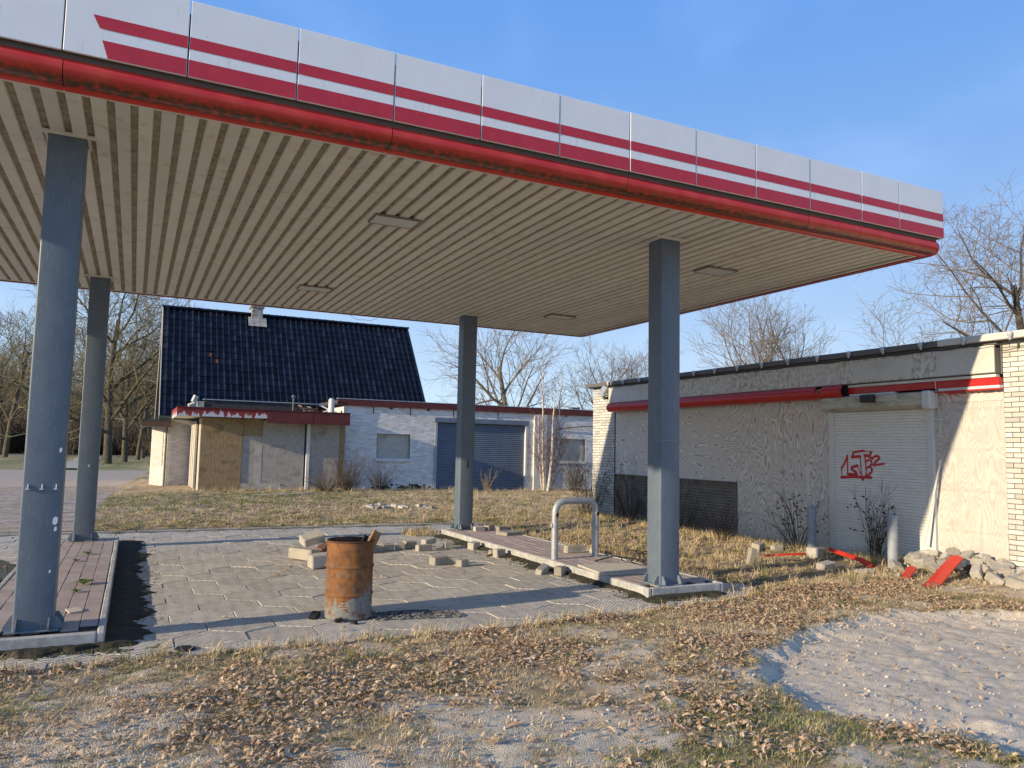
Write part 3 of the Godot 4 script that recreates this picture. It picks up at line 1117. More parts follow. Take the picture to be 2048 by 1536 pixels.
func build_canopy():
	var t := thing("filling_station_canopy", "big flat white canopy with red stripes on four blue grey columns", "canopy", "", Vector3(2.7, 0, -11.2))
	var at := Transform3D(Basis.IDENTITY, Vector3(-2.7, 0, 11.2))
	var x0 := -4.07
	var x1 := 9.45
	var z0 := -6.74
	var z1 := -15.63
	# soffit trays with open grooves between them
	var groove := mb()
	groove.quad_o(Vector3(x0, SOFFIT_Y + 0.024, z0), Vector3(x1, SOFFIT_Y + 0.024, z0), Vector3(x1, SOFFIT_Y + 0.024, z1), Vector3(x0, SOFFIT_Y + 0.024, z1), Vector3.DOWN)
	part("groove_lining", groove, M.soffit_groove, t, at)
	var pitch := 0.1755
	var first := -0.85 - pitch * 18
	var prof := [Vector2(-0.06, 0.022), Vector2(-0.055, 0.004), Vector2(-0.051, 0.0), Vector2(0.051, 0.0), Vector2(0.055, 0.004), Vector2(0.06, 0.022)]
	var tray := mb()
	tray.sweep(prof, Vector3.ZERO, Vector3.RIGHT, Vector3.UP, Vector3(0, 0, z1 - z0 + 0.14))
	var tray_mesh := tray.mesh()
	for k in 80:
		var x := first + pitch * (k + 0.5)
		if x < x0 + 0.1 or x > x1 - 0.1:
			continue
		part("soffit_tray", tray_mesh, M.soffit[rng.randi() % 3], t, at * Transform3D(Basis.IDENTITY, Vector3(x, SOFFIT_Y + rr(-0.003, 0.0012), z0 - 0.07)))
	for s in [[Vector3(x0, SOFFIT_Y - 0.003, z0), Vector3(x1, SOFFIT_Y + 0.02, z0 - 0.075)], [Vector3(x0, SOFFIT_Y - 0.003, z1), Vector3(x1, SOFFIT_Y + 0.02, z1 + 0.06)], [Vector3(x0, SOFFIT_Y - 0.0035, z0 - 0.076), Vector3(x0 + 0.07, SOFFIT_Y + 0.02, z1 + 0.061)], [Vector3(x1 - 0.07, SOFFIT_Y - 0.0035, z0 - 0.076), Vector3(x1, SOFFIT_Y + 0.02, z1 + 0.061)]]:
		var b := mb()
		b.span(s[0], s[1], 0.003)
		part("edge_trim", b, M.soffit[0], t, at)
	# roof deck
	var roof := mb()
	roof.span(Vector3(x0 + 0.02, SOFFIT_Y + 0.2, z0 + 0.16), Vector3(x1 - 0.02, 5.2, z1 - 0.16))
	part("roof_deck", roof, M.felt, t, at)
	# the red roll gutter, in lengths, on four sides
	var gp := gutter_profile()
	var joints := [-4.31, -3.24, -0.64, 1.94, 4.5, 7.12, 8.0, 9.46]
	for k in joints.size() - 1:
		var a: float = joints[k] + 0.003
		var ln: float = joints[k + 1] - joints[k] - 0.006
		for side in [0, 1]:
			var g := mb()
			g.uo = Vector2(k * 1.37 + side * 0.6, 0)
			var p := []
			for q in gp:
				p.append(q * (1.0 + 0.004 * (k % 2)))
			if side == 0:
				g.sweep(p, Vector3(a, SOFFIT_Y, z0), Vector3(0, 0, 1), Vector3.UP, Vector3(ln, 0, 0), true)
			else:
				g.sweep(p, Vector3(a, SOFFIT_Y, z1), Vector3(0, 0, -1), Vector3.UP, Vector3(ln, 0, 0), true)
			part("gutter_length", g, M.gutter_red, t, at)
	for side in [0, 1]:
		for k in 4:
			var g := mb()
			g.uo = Vector2(k * 1.9 + side * 0.45, 0)
			var zz := z0 - (z0 - z1) * k / 4.0 - 0.003
			var ln := (z0 - z1) / 4.0 - 0.006
			if side == 0:
				g.sweep(gp, Vector3(x1, SOFFIT_Y, zz), Vector3.RIGHT, Vector3.UP, Vector3(0, 0, -ln), true)
			else:
				g.sweep(gp, Vector3(x0, SOFFIT_Y, zz), Vector3.LEFT, Vector3.UP, Vector3(0, 0, -ln), true)
			part("gutter_length", g, M.gutter_red, t, at)
	# rounded gutter corners
	for cx in [x0, x1]:
		for cz in [z0, z1]:
			var g := mb()
			var sx := -1.0 if cx == x0 else 1.0
			var sz := 1.0 if cz == z0 else -1.0
			for s in 6:
				var a0 := PI * 0.5 * s / 6.0
				var a1 := PI * 0.5 * (s + 1) / 6.0
				for k in gp.size() - 1:
					var pts := []
					for e in [[a0, k], [a1, k], [a1, k + 1], [a0, k + 1]]:
						var q: Vector2 = gp[e[1]]
						var r := maxf(q.x, 0.0)
						pts.append(Vector3(cx + sx * r * sin(e[0]), SOFFIT_Y + q.y, cz + sz * r * cos(e[0])))
					var mid: Vector3 = (pts[0] + pts[2]) * 0.5
					g.quad_o(pts[0], pts[1], pts[2], pts[3], mid - Vector3(cx + sx * 0.1, SOFFIT_Y + 0.1, cz + sz * 0.1))
			part("gutter_corner", g, M.red_plain, t, at)
	# dark slot between gutter and fascia
	var slot := mb()
	slot.span(Vector3(x0 - 0.04, SOFFIT_Y + 0.12, z0 + 0.05), Vector3(x1 + 0.04, SOFFIT_Y + 0.75, z0 + 0.19))
	slot.span(Vector3(x0 - 0.04, SOFFIT_Y + 0.12, z1 - 0.19), Vector3(x1 + 0.04, SOFFIT_Y + 0.75, z1 - 0.05))
	slot.span(Vector3(x0 - 0.1, SOFFIT_Y + 0.12, z1 - 0.04), Vector3(x0 - 0.02, SOFFIT_Y + 0.75, z0 + 0.04))
	slot.span(Vector3(x1 + 0.02, SOFFIT_Y + 0.12, z1 - 0.04), Vector3(x1 + 0.1, SOFFIT_Y + 0.75, z0 + 0.04))
	part("slot_backing", slot, M.dark_gap, t, at)
	# fascia panels: front and back with stripes, sides alike
	var seams := [-4.2, -3.25, -2.38, -1.51, -0.65, 0.22, 1.08, 1.94, 2.8, 3.66, 4.51, 5.39, 6.26, 7.12, 8.01, 8.71, 9.59]
	for k in seams.size() - 1:
		var a: float = seams[k] + 0.005
		var b: float = seams[k + 1] - 0.005
		fascia_panel(t, at, Vector3(a, 0, -6.5), Vector3(b - a, 0, 0), Vector3(0, 0, 1), a > 0.1, k == 4)
		fascia_panel(t, at, Vector3(b, 0, -15.87), Vector3(a - b, 0, 0), Vector3(0, 0, -1), true, false)
	for k in 10:
		var ln := 9.35 / 10.0
		var z := -6.51 - ln * k - 0.005
		fascia_panel(t, at, Vector3(9.586, 0, z), Vector3(0, 0, -(ln - 0.01)), Vector3.RIGHT, true, false)
		fascia_panel(t, at, Vector3(-4.196, 0, z - ln + 0.01), Vector3(0, 0, ln - 0.01), Vector3.LEFT, true, false)
	# columns
	for k in 4:
		build_column(t, at, COLUMNS[k][0], COLUMNS[k][1], k)
	# loose wires under the back edge
	for w in [[3.9, 4.5, 0.12], [7.2, 7.9, 0.2], [0.0, 0.6, 0.08]]:
		var wire := mb()
		var pts := []
		var rad := []
		for k in 9:
			var f := k / 8.0
			pts.append(Vector3(lerpf(w[0], w[1], f), SOFFIT_Y - 0.01 - w[2] * sin(PI * f) * (0.8 + 0.2 * sin(f * 9.0)), -15.72))
			rad.append(0.004)
		wire.tube(pts, rad, 5)
		part("loose_wire", wire, M.cable, t, at)

func fascia_panel(t: Node, at: Transform3D, o: Vector3, run: Vector3, out: Vector3, striped: bool, starts: bool):
	var y0 := 4.68
	var y1 := 5.32
	var m := mb()
	var th := -out * 0.025
	var up := Vector3.UP
	var lean := rr(-0.004, 0.004)
	var c := o + run * 0.5 + up * (y0 + y1) * 0.5 + th * 0.5 + out * lean
	var bs := Basis(run.normalized(), up, run.normalized().cross(up))
	m.box(c, Vector3(run.length(), y1 - y0, 0.025), bs, 0.004)
	var p := part("fascia_panel", m, M.fascia_white, t, at)
	if not (striped or starts):
		return
	var f := o + out * (lean + 0.003)
	for s in [[4.683, 4.82, 4.683, 4.82], [4.91, 5.01, 4.91, 5.01]]:
		var st := mb()
		var a0 := 0.003
		var a1 := 0.003
		if starts:
			# the stripes begin with a slanted end on this panel
			a0 = 0.3 if s[0] < 4.8 else 0.235
			a1 = 0.255 if s[0] < 4.8 else 0.185
		var d := run.normalized()
		var L := run.length() - 0.003
		st.quad_o(f + d * a0 + up * s[0], f + d * L + up * s[0], f + d * L + up * s[1], f + d * a1 + up * s[1], out)
		part("stripe", st, M.stripe_red, p)

func build_column(t: Node, at: Transform3D, x: float, z: float, k: int):
	var base := 0.12
	var hx := 0.15
	var hz := 0.14
	var sh := mb()
	sh.uo = Vector2(k * 0.31, k * 0.17)
	sh.sweep(rounded_rect(hx, hz, 0.018), Vector3(x, base, z), Vector3.RIGHT, Vector3.BACK, Vector3(0, SOFFIT_Y - base + 0.02, 0), true, true)
	var c := part("column", sh, M.column, t, at)
	var plate := mb()
	plate.span(Vector3(x - 0.2, base, z - 0.19), Vector3(x + 0.2, base + 0.014, z + 0.19), 0.003)
	part("base_plate", plate, M.column_edge, c)
	for s in [[-1, 1, 0], [1, 1, 0], [-1, -1, 0], [1, -1, 0], [-1, 1, 1], [1, 1, 1], [-1, -1, 1], [1, -1, 1]]:
		var g := mb()
		var pr := [Vector2(0, 0), Vector2(0.07, 0), Vector2(0.07, 0.03), Vector2(0.025, 0.1), Vector2(0, 0.1)]
		if s[2] == 0:
			g.sweep(pr, Vector3(x + s[0] * (hx - 0.03) - 0.006, base + 0.014, z + s[1] * hz), Vector3(0, 0, s[1]), Vector3.UP, Vector3(0.012, 0, 0), false, true, true)
		else:
			g.sweep(pr, Vector3(x + s[0] * hx, base + 0.014, z + s[1] * (hz - 0.03) - 0.006), Vector3(s[0], 0, 0), Vector3.UP, Vector3(0, 0, 0.012), false, true, true)
		part("gusset", g, M.column_edge, c)
	# trim where the column enters the soffit
	for s in [[Vector3(-hx - 0.075, 0, hz + 0.004), Vector3(hx + 0.075, 0.035, hz + 0.03)], [Vector3(hx + 0.004, 0, -hz - 0.03), Vector3(hx + 0.03, 0.035, hz + 0.003)], [Vector3(-hx - 0.03, 0, -hz - 0.03), Vector3(-hx - 0.004, 0.035, hz + 0.003)]]:
		var tr := mb()
		tr.span(Vector3(x, SOFFIT_Y - 0.02, z) + s[0], Vector3(x, SOFFIT_Y - 0.02, z) + s[1], 0.003)
		part("collar_trim", tr, M.soffit[1], c)
	# stubs of brackets cut off the front
	if k == 0 or k == 2:
		for s in ([-0.105, 0.0, 0.105] if k == 0 else [0.02]):
			var st := mb()
			st.sweep([Vector2(0, 0), Vector2(0.035, 0), Vector2(0.006, 0.045), Vector2(0, 0.045)], Vector3(x + s - 0.004, 1.32, z + hz), Vector3.BACK, Vector3.UP, Vector3(0.008, 0, 0), false, true, true)
			st.box(Vector3(x + s, 1.322, z + hz + 0.008), Vector3(0.04, 0.006, 0.016))
			part("bracket_stub", st, M.chip, c)
	if k == 1:
		var band := mb()
		band.span(Vector3(x - hx - 0.004, 1.885, z + hz), Vector3(x + hx + 0.004, 1.905, z + hz + 0.006), 0.002)
		part("weld_band", band, M.column_edge, c)
	if k == 3:
		var st := mb()
		st.span(Vector3(x - 0.02, 1.36, z + hz), Vector3(x + 0.02, 1.5, z + hz + 0.02), 0.004)
		part("switch_stub", st, M.black, c)
	for s in ([[0.12, 1.66, 0.02], [0.115, 1.05, 0.035], [0.12, 0.98, 0.02], [0.1, 0.62, 0.014]] if k == 0 else []):
		# knocked-off paint
		var ch := mb()
		var cc := Vector3(x + s[0], s[1], z + hz + 0.0012)
		var prev := Vector3.ZERO
		var first := Vector3.ZERO
		for q in 9:
			var an := TAU * q / 8.0
			var r: float = s[2] * (0.6 + 0.5 * absf(sin(q * 2.3)))
			var p := cc + Vector3(cos(an) * r * 0.8, sin(an) * r, 0)
			if q == 8:
				p = first
			if q > 0:
				ch.tri_o(cc, prev, p, Vector3.BACK)
			else:
				first = p
			prev = p
		part("paint_chip", ch, M.chip, c)

func ceiling_lights():
	var spots := [[2.68, -8.79, "nearest ceiling light, flush grey panel left of centre under the canopy"], [7.66, -8.8, "flush grey ceiling light under the canopy near its front right corner"], [2.68, -13.36, "flush ceiling light under the back left of the canopy"], [7.67, -13.5, "flush ceiling light under the back right of the canopy"]]
	for s in spots:
		var l := thing("ceiling_light", s[2], "light fixture", "lights under the canopy", Vector3(s[0], SOFFIT_Y - 0.03, s[1]))
		var fr := mb()
		for e in [[Vector3(-0.28, 0, -0.18), Vector3(0.28, 0.029, -0.165)], [Vector3(-0.28, 0, 0.165), Vector3(0.28, 0.029, 0.18)], [Vector3(-0.28, 0, -0.165), Vector3(-0.265, 0.029, 0.165)], [Vector3(0.265, 0, -0.165), Vector3(0.28, 0.029, 0.165)]]:
			fr.span(e[0], e[1], 0.002)
		part("frame", fr, M.frame_dark, l)
		var le := mb()
		le.span(Vector3(-0.265, 0.004, -0.165), Vector3(0.265, 0.02, 0.165), 0.004)
		part("lens", le, M.lens, l)
		for e in [[-0.2, -0.19], [0.0, -0.19], [0.2, -0.19], [-0.2, 0.19], [0.2, 0.19]]:
			var cl := mb()
			cl.box(Vector3(e[0], 0.016, e[1]), Vector3(0.02, 0.024, 0.03), Basis.IDENTITY, 0.003)
			part("clip", cl, M.frame_dark, l)

# ------------------------------------------------------------------ pump islands

func build_island_pair():
	ceiling_lights()
	island("pump_island", "long paved pump island with the two left columns standing on it", -1.27, -0.13, -14.87, -7.56)
	island("pump_island", "long paved pump island carrying the steel hoop and two right columns", 5.64, 6.82, -14.6, -7.68)

func island(called: String, label: String, x0: float, x1: float, z0: float, z1: float):
	var t := thing(called, label, "pump island", "", Vector3((x0 + x1) * 0.5, 0, (z0 + z1) * 0.5))
	var at := Transform3D(Basis.IDENTITY, -t.position)
	var core := mb()
	core.span(Vector3(x0 + 0.05, -0.03, z0 + 0.05), Vector3(x1 - 0.05, 0.1, z1 - 0.05))
	part("bedding", core, M.mossy_gap, t, at)
	var n := int(round((z1 - z0) / 1.0))
	for k in n:
		var a := z0 + (z1 - z0) * k / n + 0.002
		var b := z0 + (z1 - z0) * (k + 1) / n - 0.002
		for x in [x0, x1 - 0.06]:
			var kb := mb()
			kb.span(Vector3(x + rr(-0.003, 0.003), -0.04, a), Vector3(x + 0.06, 0.12 + rr(-0.003, 0.003), b), 0.012)
			part("kerb_stone", kb, M.kerb, t, at)
	for z in [z0, z1 - 0.06]:
		var kb := mb()
		kb.span(Vector3(x0 + 0.062, -0.04, z), Vector3(x1 - 0.062, 0.12, z + 0.06), 0.012)
		part("kerb_stone", kb, M.kerb, t, at)
	var cols := 7
	var wx := (x1 - x0 - 0.13) / cols
	var lz := 0.3
	var tile := mb()
	tile.box(Vector3.ZERO, Vector3(wx - 0.006, 0.04, lz - 0.006), Basis.IDENTITY, 0.004)
	var tm := tile.mesh()
	for c in cols:
		var z := z0 + 0.065 + lz * 0.5 + (0.15 if c % 2 == 1 else 0.0)
		while z < z1 - 0.065 - lz * 0.45:
			var x := x0 + 0.065 + wx * (c + 0.5)
			part("tile", tm, M.island_tile[rng.randi() % 4], t, at * Transform3D(turned(Vector3(rr(-0.006, 0.006), 0, rr(-0.006, 0.006))), Vector3(x, 0.097 + rr(-0.002, 0.002), z)))
			z += lz

# ------------------------------------------------------------------ buildings

func sheet(m: MB, o: Vector3, u: Vector3, n: Vector3, w: float, h: float, th: float, uo := Vector2.ZERO):
	# a board standing on o, w along u, h up, face towards n; texture upright, metres
	var up := Vector3.UP * h
	var a := o
	var b := o + u * w
	m.quad_uv(a, b, b + up, a + up, uo + Vector2(0, h), uo + Vector2(w, h), uo + Vector2(w, 0), uo)
	var bk := -n * th
	m.uo = uo
	m.quad_o(a + up, b + up, b + up + bk, a + up + bk, Vector3.UP)
	m.quad_o(a, b, b + bk, a + bk, Vector3.DOWN)
	m.quad_o(a, a + up, a + up + bk, a + bk, -u)
	m.quad_o(b, b + up, b + up + bk, b + bk, u)
	m.quad_o(a + bk, b + bk, b + up + bk, a + up + bk, -n)

func board(called: String, parent: Node, at: Transform3D, o: Vector3, u: Vector3, n: Vector3, w: float, h: float, th: float, material: Material, uo := Vector2.ZERO) -> MeshInstance3D:
	var m := mb()
	sheet(m, o, u, n, w, h, th, uo)
	return part(called, m, material, parent, at)

func block(called: String, parent: Node, at: Transform3D, a: Vector3, b: Vector3, material: Material, ch := 0.004) -> MeshInstance3D:
	var m := mb()
	m.span(a, b, ch)
	return part(called, m, material, parent, at)

var piece_meshes := {}
var piece_left := 0

func brick_piece(parent: Node, at: Transform3D, u_is_z: bool, mats: Array, c: Vector3, ln: float, bh: float) -> bool:
	if piece_left <= 0:
		return false
	piece_left -= 1
	var key := "%d_%d_%s" % [int(ln * 1000), int(bh * 1000), u_is_z]
	if not piece_meshes.has(key):
		var m := mb()
		m.box(Vector3.ZERO, Vector3(0.1, bh, ln) if u_is_z else Vector3(ln, bh, 0.1), Basis.IDENTITY, 0.003)
		piece_meshes[key] = m.mesh()
	part("brick", piece_meshes[key], mats[rng.randi() % mats.size()], parent, at * Transform3D(Basis.IDENTITY, c + (Vector3(0.05 + rr(-0.002, 0.002), 0, 0) if u_is_z else Vector3(0, 0, -0.05))))
	return true

func build_store():
	var t := thing("shop_building", "low boarded up filling station shop with white brick piers", "building", "", Vector3(14.0, 0, -12.0))
	var at := Transform3D(Basis.IDENTITY, -t.position)
	var X := STORE_X
	var zu := Vector3(0, 0, 1)
	var nx := Vector3.LEFT
	# shell
	block("shell", t, at, Vector3(X + 0.14, -0.1, -17.6), Vector3(19.0, 3.3, -3.2), M.mortar, 0.0)
	block("roof", t, at, Vector3(X - 0.1, 3.44, -17.86), Vector3(19.1, 3.5, -3.0), M.felt, 0.01)
	# piers of pale brick
	piece_left = 170
	var wb := mb(true)
	var wm := mb()
	var pale := [Color(0.62, 0.6, 0.54), Color(0.57, 0.55, 0.48), Color(0.66, 0.64, 0.58), Color(0.52, 0.5, 0.44)]
	var one := func(c, ln, bh): return brick_piece(t, at, true, M.white_brick, c, ln, bh)
	brick_wall(wb, wm, Vector3(X, -0.02, -6.755), zu, nx, 3.6, 3.5, [], 0.205, 0.06, 0.012, 0.012, pale, 0.002, [one])
	brick_wall(wb, wm, Vector3(X, -0.02, -17.78), zu, nx, 1.03, 3.5, [], 0.205, 0.06, 0.012, 0.012, pale, 0.002)
	brick_wall(wb, wm, Vector3(18.9, -0.02, -17.8), Vector3.LEFT, Vector3(0, 0, -1), 7.6, 3.5, [], 0.205, 0.06, 0.012, 0.012, pale, 0.002)
	part("brickwork", wb, M.brick_any, t, at).set_meta("kind", "stuff")
	part("mortar_bed", wm, M.mortar, t, at)
	for p in [[-6.755, -3.155], [-17.78, -16.75]]:
		block("pier_core", t, at, Vector3(X + 0.02, -0.1, p[0] + 0.01), Vector3(X + 0.4, 3.43, p[1] - 0.004), M.mortar, 0.0)
	# dark brick parapet below the boarded window
	piece_left = 125
	var db := mb(true)
	var dm := mb()
	var dark := [Color(0.15, 0.135, 0.115), Color(0.125, 0.112, 0.095), Color(0.175, 0.157, 0.13)]
	var two := func(c, ln, bh): return c.z > -13.9 and brick_piece(t, at, true, M.dark_brick, c, ln, bh)
	brick_wall(db, dm, Vector3(X + 0.03, -0.02, -16.735), zu, nx, 4.52, 1.06, [], 0.21, 0.052, 0.011, 0.006, dark, 0.002, [two])
	# the soldier course on top
	var z := -16.73
	while z < -12.25:
		db.col = dark[rng.randi() % 3] * rr(0.85, 1.15)
		db.span(Vector3(X + 0.026, 1.045, z), Vector3(X + 0.1, 1.165, z + 0.052))
		z += 0.063
	dm.quad_o(Vector3(X + 0.036, 1.03, -16.735), Vector3(X + 0.036, 1.03, -12.215), Vector3(X + 0.036, 1.17, -12.215), Vector3(X + 0.036, 1.17, -16.735), nx)
	part("dark_brickwork", db, M.brick_any, t, at).set_meta("kind", "stuff")
	part("dark_mortar", dm, M.mortar_dark, t, at)
	block("sill", t, at, Vector3(X - 0.02, 1.17, -16.735), Vector3(X + 0.12, 1.2, -12.215), M.coping, 0.005)
	# plywood
	board("plywood_sheet", t, at, Vector3(X + 0.03, 1.2, -16.73), zu, nx, 2.43, 1.62, 0.018, M.ply_swirl, Vector2(0, 0.1))
	board("plywood_sheet", t, at, Vector3(X + 0.034, 1.2, -14.297), zu, nx, 2.08, 1.62, 0.018, M.ply_swirl, Vector2(3.1, 0.9))
	board("plywood_sheet", t, at, Vector3(X + 0.01, -0.02, -12.21), zu, nx, 1.25, 2.72, 0.018, M.ply_tall, Vector2(0, 0))
	board("plywood_sheet", t, at, Vector3(X + 0.016, -0.02, -10.955), zu, nx, 1.12, 2.72, 0.018, M.ply_tall, Vector2(1.45, 0.7))
	board("plywood_strip", t, at, Vector3(X + 0.02, 2.7, -12.21), zu, nx, 2.38, 0.14, 0.018, M.ply_swirl, Vector2(0.7, 1.7))
	board("plywood_sheet", t, at, Vector3(X + 0.012, -0.02, -7.83), zu, nx, 1.065, 2.62, 0.018, M.ply_sunlit, Vector2(0.6, 0.2))
	board("plywood_strip", t, at, Vector3(X + 0.006, 2.603, -7.83), zu, nx, 1.065, 0.19, 0.018, M.ply_swirl, Vector2(1.1, 2.2))
	for k in 24:
		# nail heads along the sheets
		var nl := mb()
		nl.box(Vector3(X + 0.008, 0.3 + 0.55 * (k % 5), -12.1 + 0.155 * k + (0.9 if k > 14 else 0.0)), Vector3(0.006, 0.014, 0.014), Basis.IDENTITY, 0.002)
		part("nail_head", nl, M.rust_dark, t, at)
	# fascia panels above
	var joints := [-16.81, -15.82, -14.9, -14.0, -13.11, -12.21, -11.29, -10.4, -9.49, -7.68, -6.78]
	for k in joints.size() - 1:
		var w: float = joints[k + 1] - joints[k] - 0.006
		var mt: Material = M.panel_clean if k < 2 or k == 9 else M.stained_panel[k % 3]
		board("fascia_panel", t, at, Vector3(11.05 + rr(-0.004, 0.004), 3.0, joints[k]), zu, nx, w, 0.395, 0.03, mt, Vector2(k * 0.53, 0))
	board("repair_patch", t, at, Vector3(11.043, 3.03, -9.2), zu, nx, 1.1, 0.33, 0.006, M.panel_clean)
	block("fascia_ledge", t, at, Vector3(11.06, 2.985, -16.8), Vector3(X + 0.14, 3.36, -6.78), M.mortar, 0.0)
	block("roof_trim", t, at, Vector3(11.0, 3.455, -17.9), Vector3(11.12, 3.55, -7.62), M.roof_edge, 0.006)
	block("roof_trim", t, at, Vector3(10.995, 3.455, -7.617), Vector3(11.13, 3.555, -3.0), M.coping, 0.006)
	block("shadow_gap", t, at, Vector3(11.1, 3.396, -16.8), Vector3(11.3, 3.454, -6.78), M.roof_edge, 0.0)  # dark strip standing in for the shaded gap under the roof trim
	block("end_return", t, at, Vector3(X - 0.02, 2.98, -6.775), Vector3(X + 0.1, 3.44, -6.757), M.roof_edge, 0.0)
	# red roll below the fascia: whole on the left, torn open further on
	var rp := []
	for k in 15:
		var an := deg_to_rad(-100.0 + 215.0 * k / 14.0)
		rp.append(Vector2(0.085 + 0.115 * cos(an), 0.115 + 0.115 * sin(an)))
	var lens_ := [[-16.72, -14.2], [-14.195, -12.22], [-12.215, -10.05], [-9.82, -9.37]]
	for r in lens_:
		var g := mb()
		g.sweep(rp, Vector3(X - 0.07, 2.755, r[0]), nx, Vector3.UP, Vector3(0, 0, r[1] - r[0]), true)
		part("red_roll", g, M.red_plain, t, at)
	var capm := mb()
	for k in rp.size() - 1:
		capm.tri_o(Vector3(X - 0.155, 2.87, -16.718), Vector3(X - 0.07 - rp[k].x, 2.755 + rp[k].y, -16.718), Vector3(X - 0.07 - rp[k + 1].x, 2.755 + rp[k + 1].y, -16.718), Vector3(0, 0, -1))
	part("roll_end", capm, M.red_plain, t, at)
	# the torn flap: jagged remains of the roll
	var torn := mb()
	var prev := []
	for k in 8:
		var zz := -10.05 + 0.033 * k
		var cut := [14, 11, 12, 8, 6, 9, 5, 8][k] as int
		var ring := []
		for q in rp.size():
			var e := mini(q, cut)
			ring.append(Vector3(X - 0.07 - rp[e].x, 2.755 + rp[e].y, zz))
		if prev.size() > 0:
			for q in rp.size() - 1:
				if prev[q] != prev[q + 1] or ring[q] != ring[q + 1]:
					torn.quad_o(prev[q], ring[q], ring[q + 1], prev[q + 1], Vector3(-rp[q].x + 0.085, rp[q].y - 0.115, 0))
		prev = ring
	part("torn_roll", torn, M.red_plain, t, at)
	block("roll_bracket", t, at, Vector3(X - 0.1, 2.8, -10.1), Vector3(X, 2.95, -9.8), M.white_paint, 0.01)
	# behind it, the flat backing with red and white bands
	block("red_band", t, at, Vector3(X - 0.1, 2.82, -9.36), Vector3(X, 2.93, -6.76), M.red_plain, 0.004)
	block("white_band", t, at, Vector3(X - 0.105, 2.935, -9.36), Vector3(X + 0.0, 2.978, -6.8), M.white_paint, 0.003)
	block("white_band", t, at, Vector3(X - 0.095, 2.775, -9.34), Vector3(X - 0.002, 2.817, -8.45), M.white_paint, 0.003)
	block("white_band", t, at, Vector3(X - 0.095, 2.775, -7.7), Vector3(X - 0.002, 2.817, -6.76), M.white_paint, 0.003)
	block("red_lip", t, at, Vector3(X - 0.11, 2.752, -9.36), Vector3(X - 0.001, 2.772, -6.75), M.red_plain, 0.003)
	var rag := mb()
	rag.sweep([Vector2(-0.12, 0), Vector2(0.0, -0.045), Vector2(0.14, -0.03), Vector2(0.3, 0.002)], Vector3(X - 0.09, 2.757, -7.5), Vector3(0, 0, 1), Vector3.UP, Vector3(-0.012, 0, 0), false, true, true)
	part("red_rag", rag, M.red_plain, t, at)
	# roller shutter
	var sb := mb()
	var bp := [Vector2(0, 0.26), Vector2(0, 0.0), Vector2(0.12, 0.0), Vector2(0.2, 0.06), Vector2(0.215, 0.24), Vector2(0.17, 0.26)]
	sb.sweep(bp, Vector3(X, 2.52, -9.86), nx, Vector3.UP, Vector3(0, 0, 2.1), false, true, true)
	var sbox := part("shutter_box", sb, M.shutter_box, t, at)
	block("box_end", sbox, Transform3D.IDENTITY, Vector3(X - 0.225, 2.51, -7.9), Vector3(X - 0.001, 2.79, -7.75), M.lens, 0.02)
	var sens := mb()
	sens.span(Vector3(X - 0.3, 2.65, -8.98), Vector3(X - 0.2, 2.78, -8.72), 0.02)
	part("motion_sensor", sens, M.black, sbox)
	for g in [[-9.84, -9.73], [-7.94, -7.83]]:
		block("guide_rail", t, at, Vector3(X - 0.05, -0.02, g[0]), Vector3(X + 0.02, 2.53, g[1]), M.shutter_frame, 0.006)
	var pitch := 0.0487
	var slat := [Vector2(0, 0), Vector2(0.009, 0.003), Vector2(0.013, 0.014), Vector2(0.013, 0.03), Vector2(0.009, 0.042), Vector2(0.0, 0.0465)]
	for k in 53:
		var y := -0.01 + pitch * k
		var m := mb()
		for q in slat.size() - 1:
			var a: Vector2 = slat[q]
			var b: Vector2 = slat[q + 1]
			var nn := Vector3(-(b.y - a.y), 0, 0) + Vector3.UP * -(b.x - a.x) * -1.0
			var xa := X - 0.012 - a.x
			var xb := X - 0.012 - b.x
			var va := (2.7 - (y + a.y)) / 2.7
			var vb := (2.7 - (y + b.y)) / 2.7
			var uu := func(zz): return (zz + 9.75) / 1.8
			m.quad_uv(Vector3(xa, y + a.y, -9.745), Vector3(xa, y + a.y, -7.925), Vector3(xb, y + b.y, -7.925), Vector3(xb, y + b.y, -9.745), Vector2(uu.call(-9.745), va), Vector2(uu.call(-7.925), va), Vector2(uu.call(-7.925), vb), Vector2(uu.call(-9.745), vb))
		part("shutter_slat", m, M.shutter, t, at)
	block("shutter_backing", t, at, Vector3(X - 0.012, -0.02, -9.74), Vector3(X + 0.0, 2.55, -7.93), M.shutter_frame, 0.0)
	for hn in [[2.36, -7.76], [2.1, -7.77]]:
		var h := mb()
		h.tube([Vector3(X - 0.02, hn[0], hn[1] - 0.08), Vector3(X - 0.06, hn[0] - 0.02, hn[1] + 0.1)], [0.012, 0.012], 6)
		part("crank_stub", h, M.white_paint, t, at)
	var cord := mb()
	cord.tube([Vector3(X - 0.13, 2.95, -7.72), Vector3(X - 0.07, 2.6, -7.73), Vector3(X - 0.04, 2.36, -7.71), Vector3(X - 0.04, 2.1, -7.72)], [0.005, 0.005, 0.005, 0.005], 5)
	part("hanging_cord", cord, M.white_paint, t, at)
	# loose batten leaning on the rail
	var bt := mb()
	bt.tube([Vector3(10.98, 0.42, -7.9), Vector3(X - 0.05, 1.72, -7.72)], [0.018, 0.018], 4)
	single("loose_batten", bt, M.white_paint, "thin white batten leaning on the right rail of the shutter", "batten")
	# flood light on the left pier
	var fl := thing("flood_light", "grey flood lamp on the top of the left white brick pier", "lamp", "", Vector3(X, 3.3, -16.95))
	var arm := mb()
	arm.tube([Vector3(0, 0.05, 0), Vector3(-0.14, 0.02, 0), Vector3(-0.2, -0.06, 0)], [0.02, 0.02, 0.02], 6)
	part("arm", arm, M.rust_dark, fl)
	var head := mb()
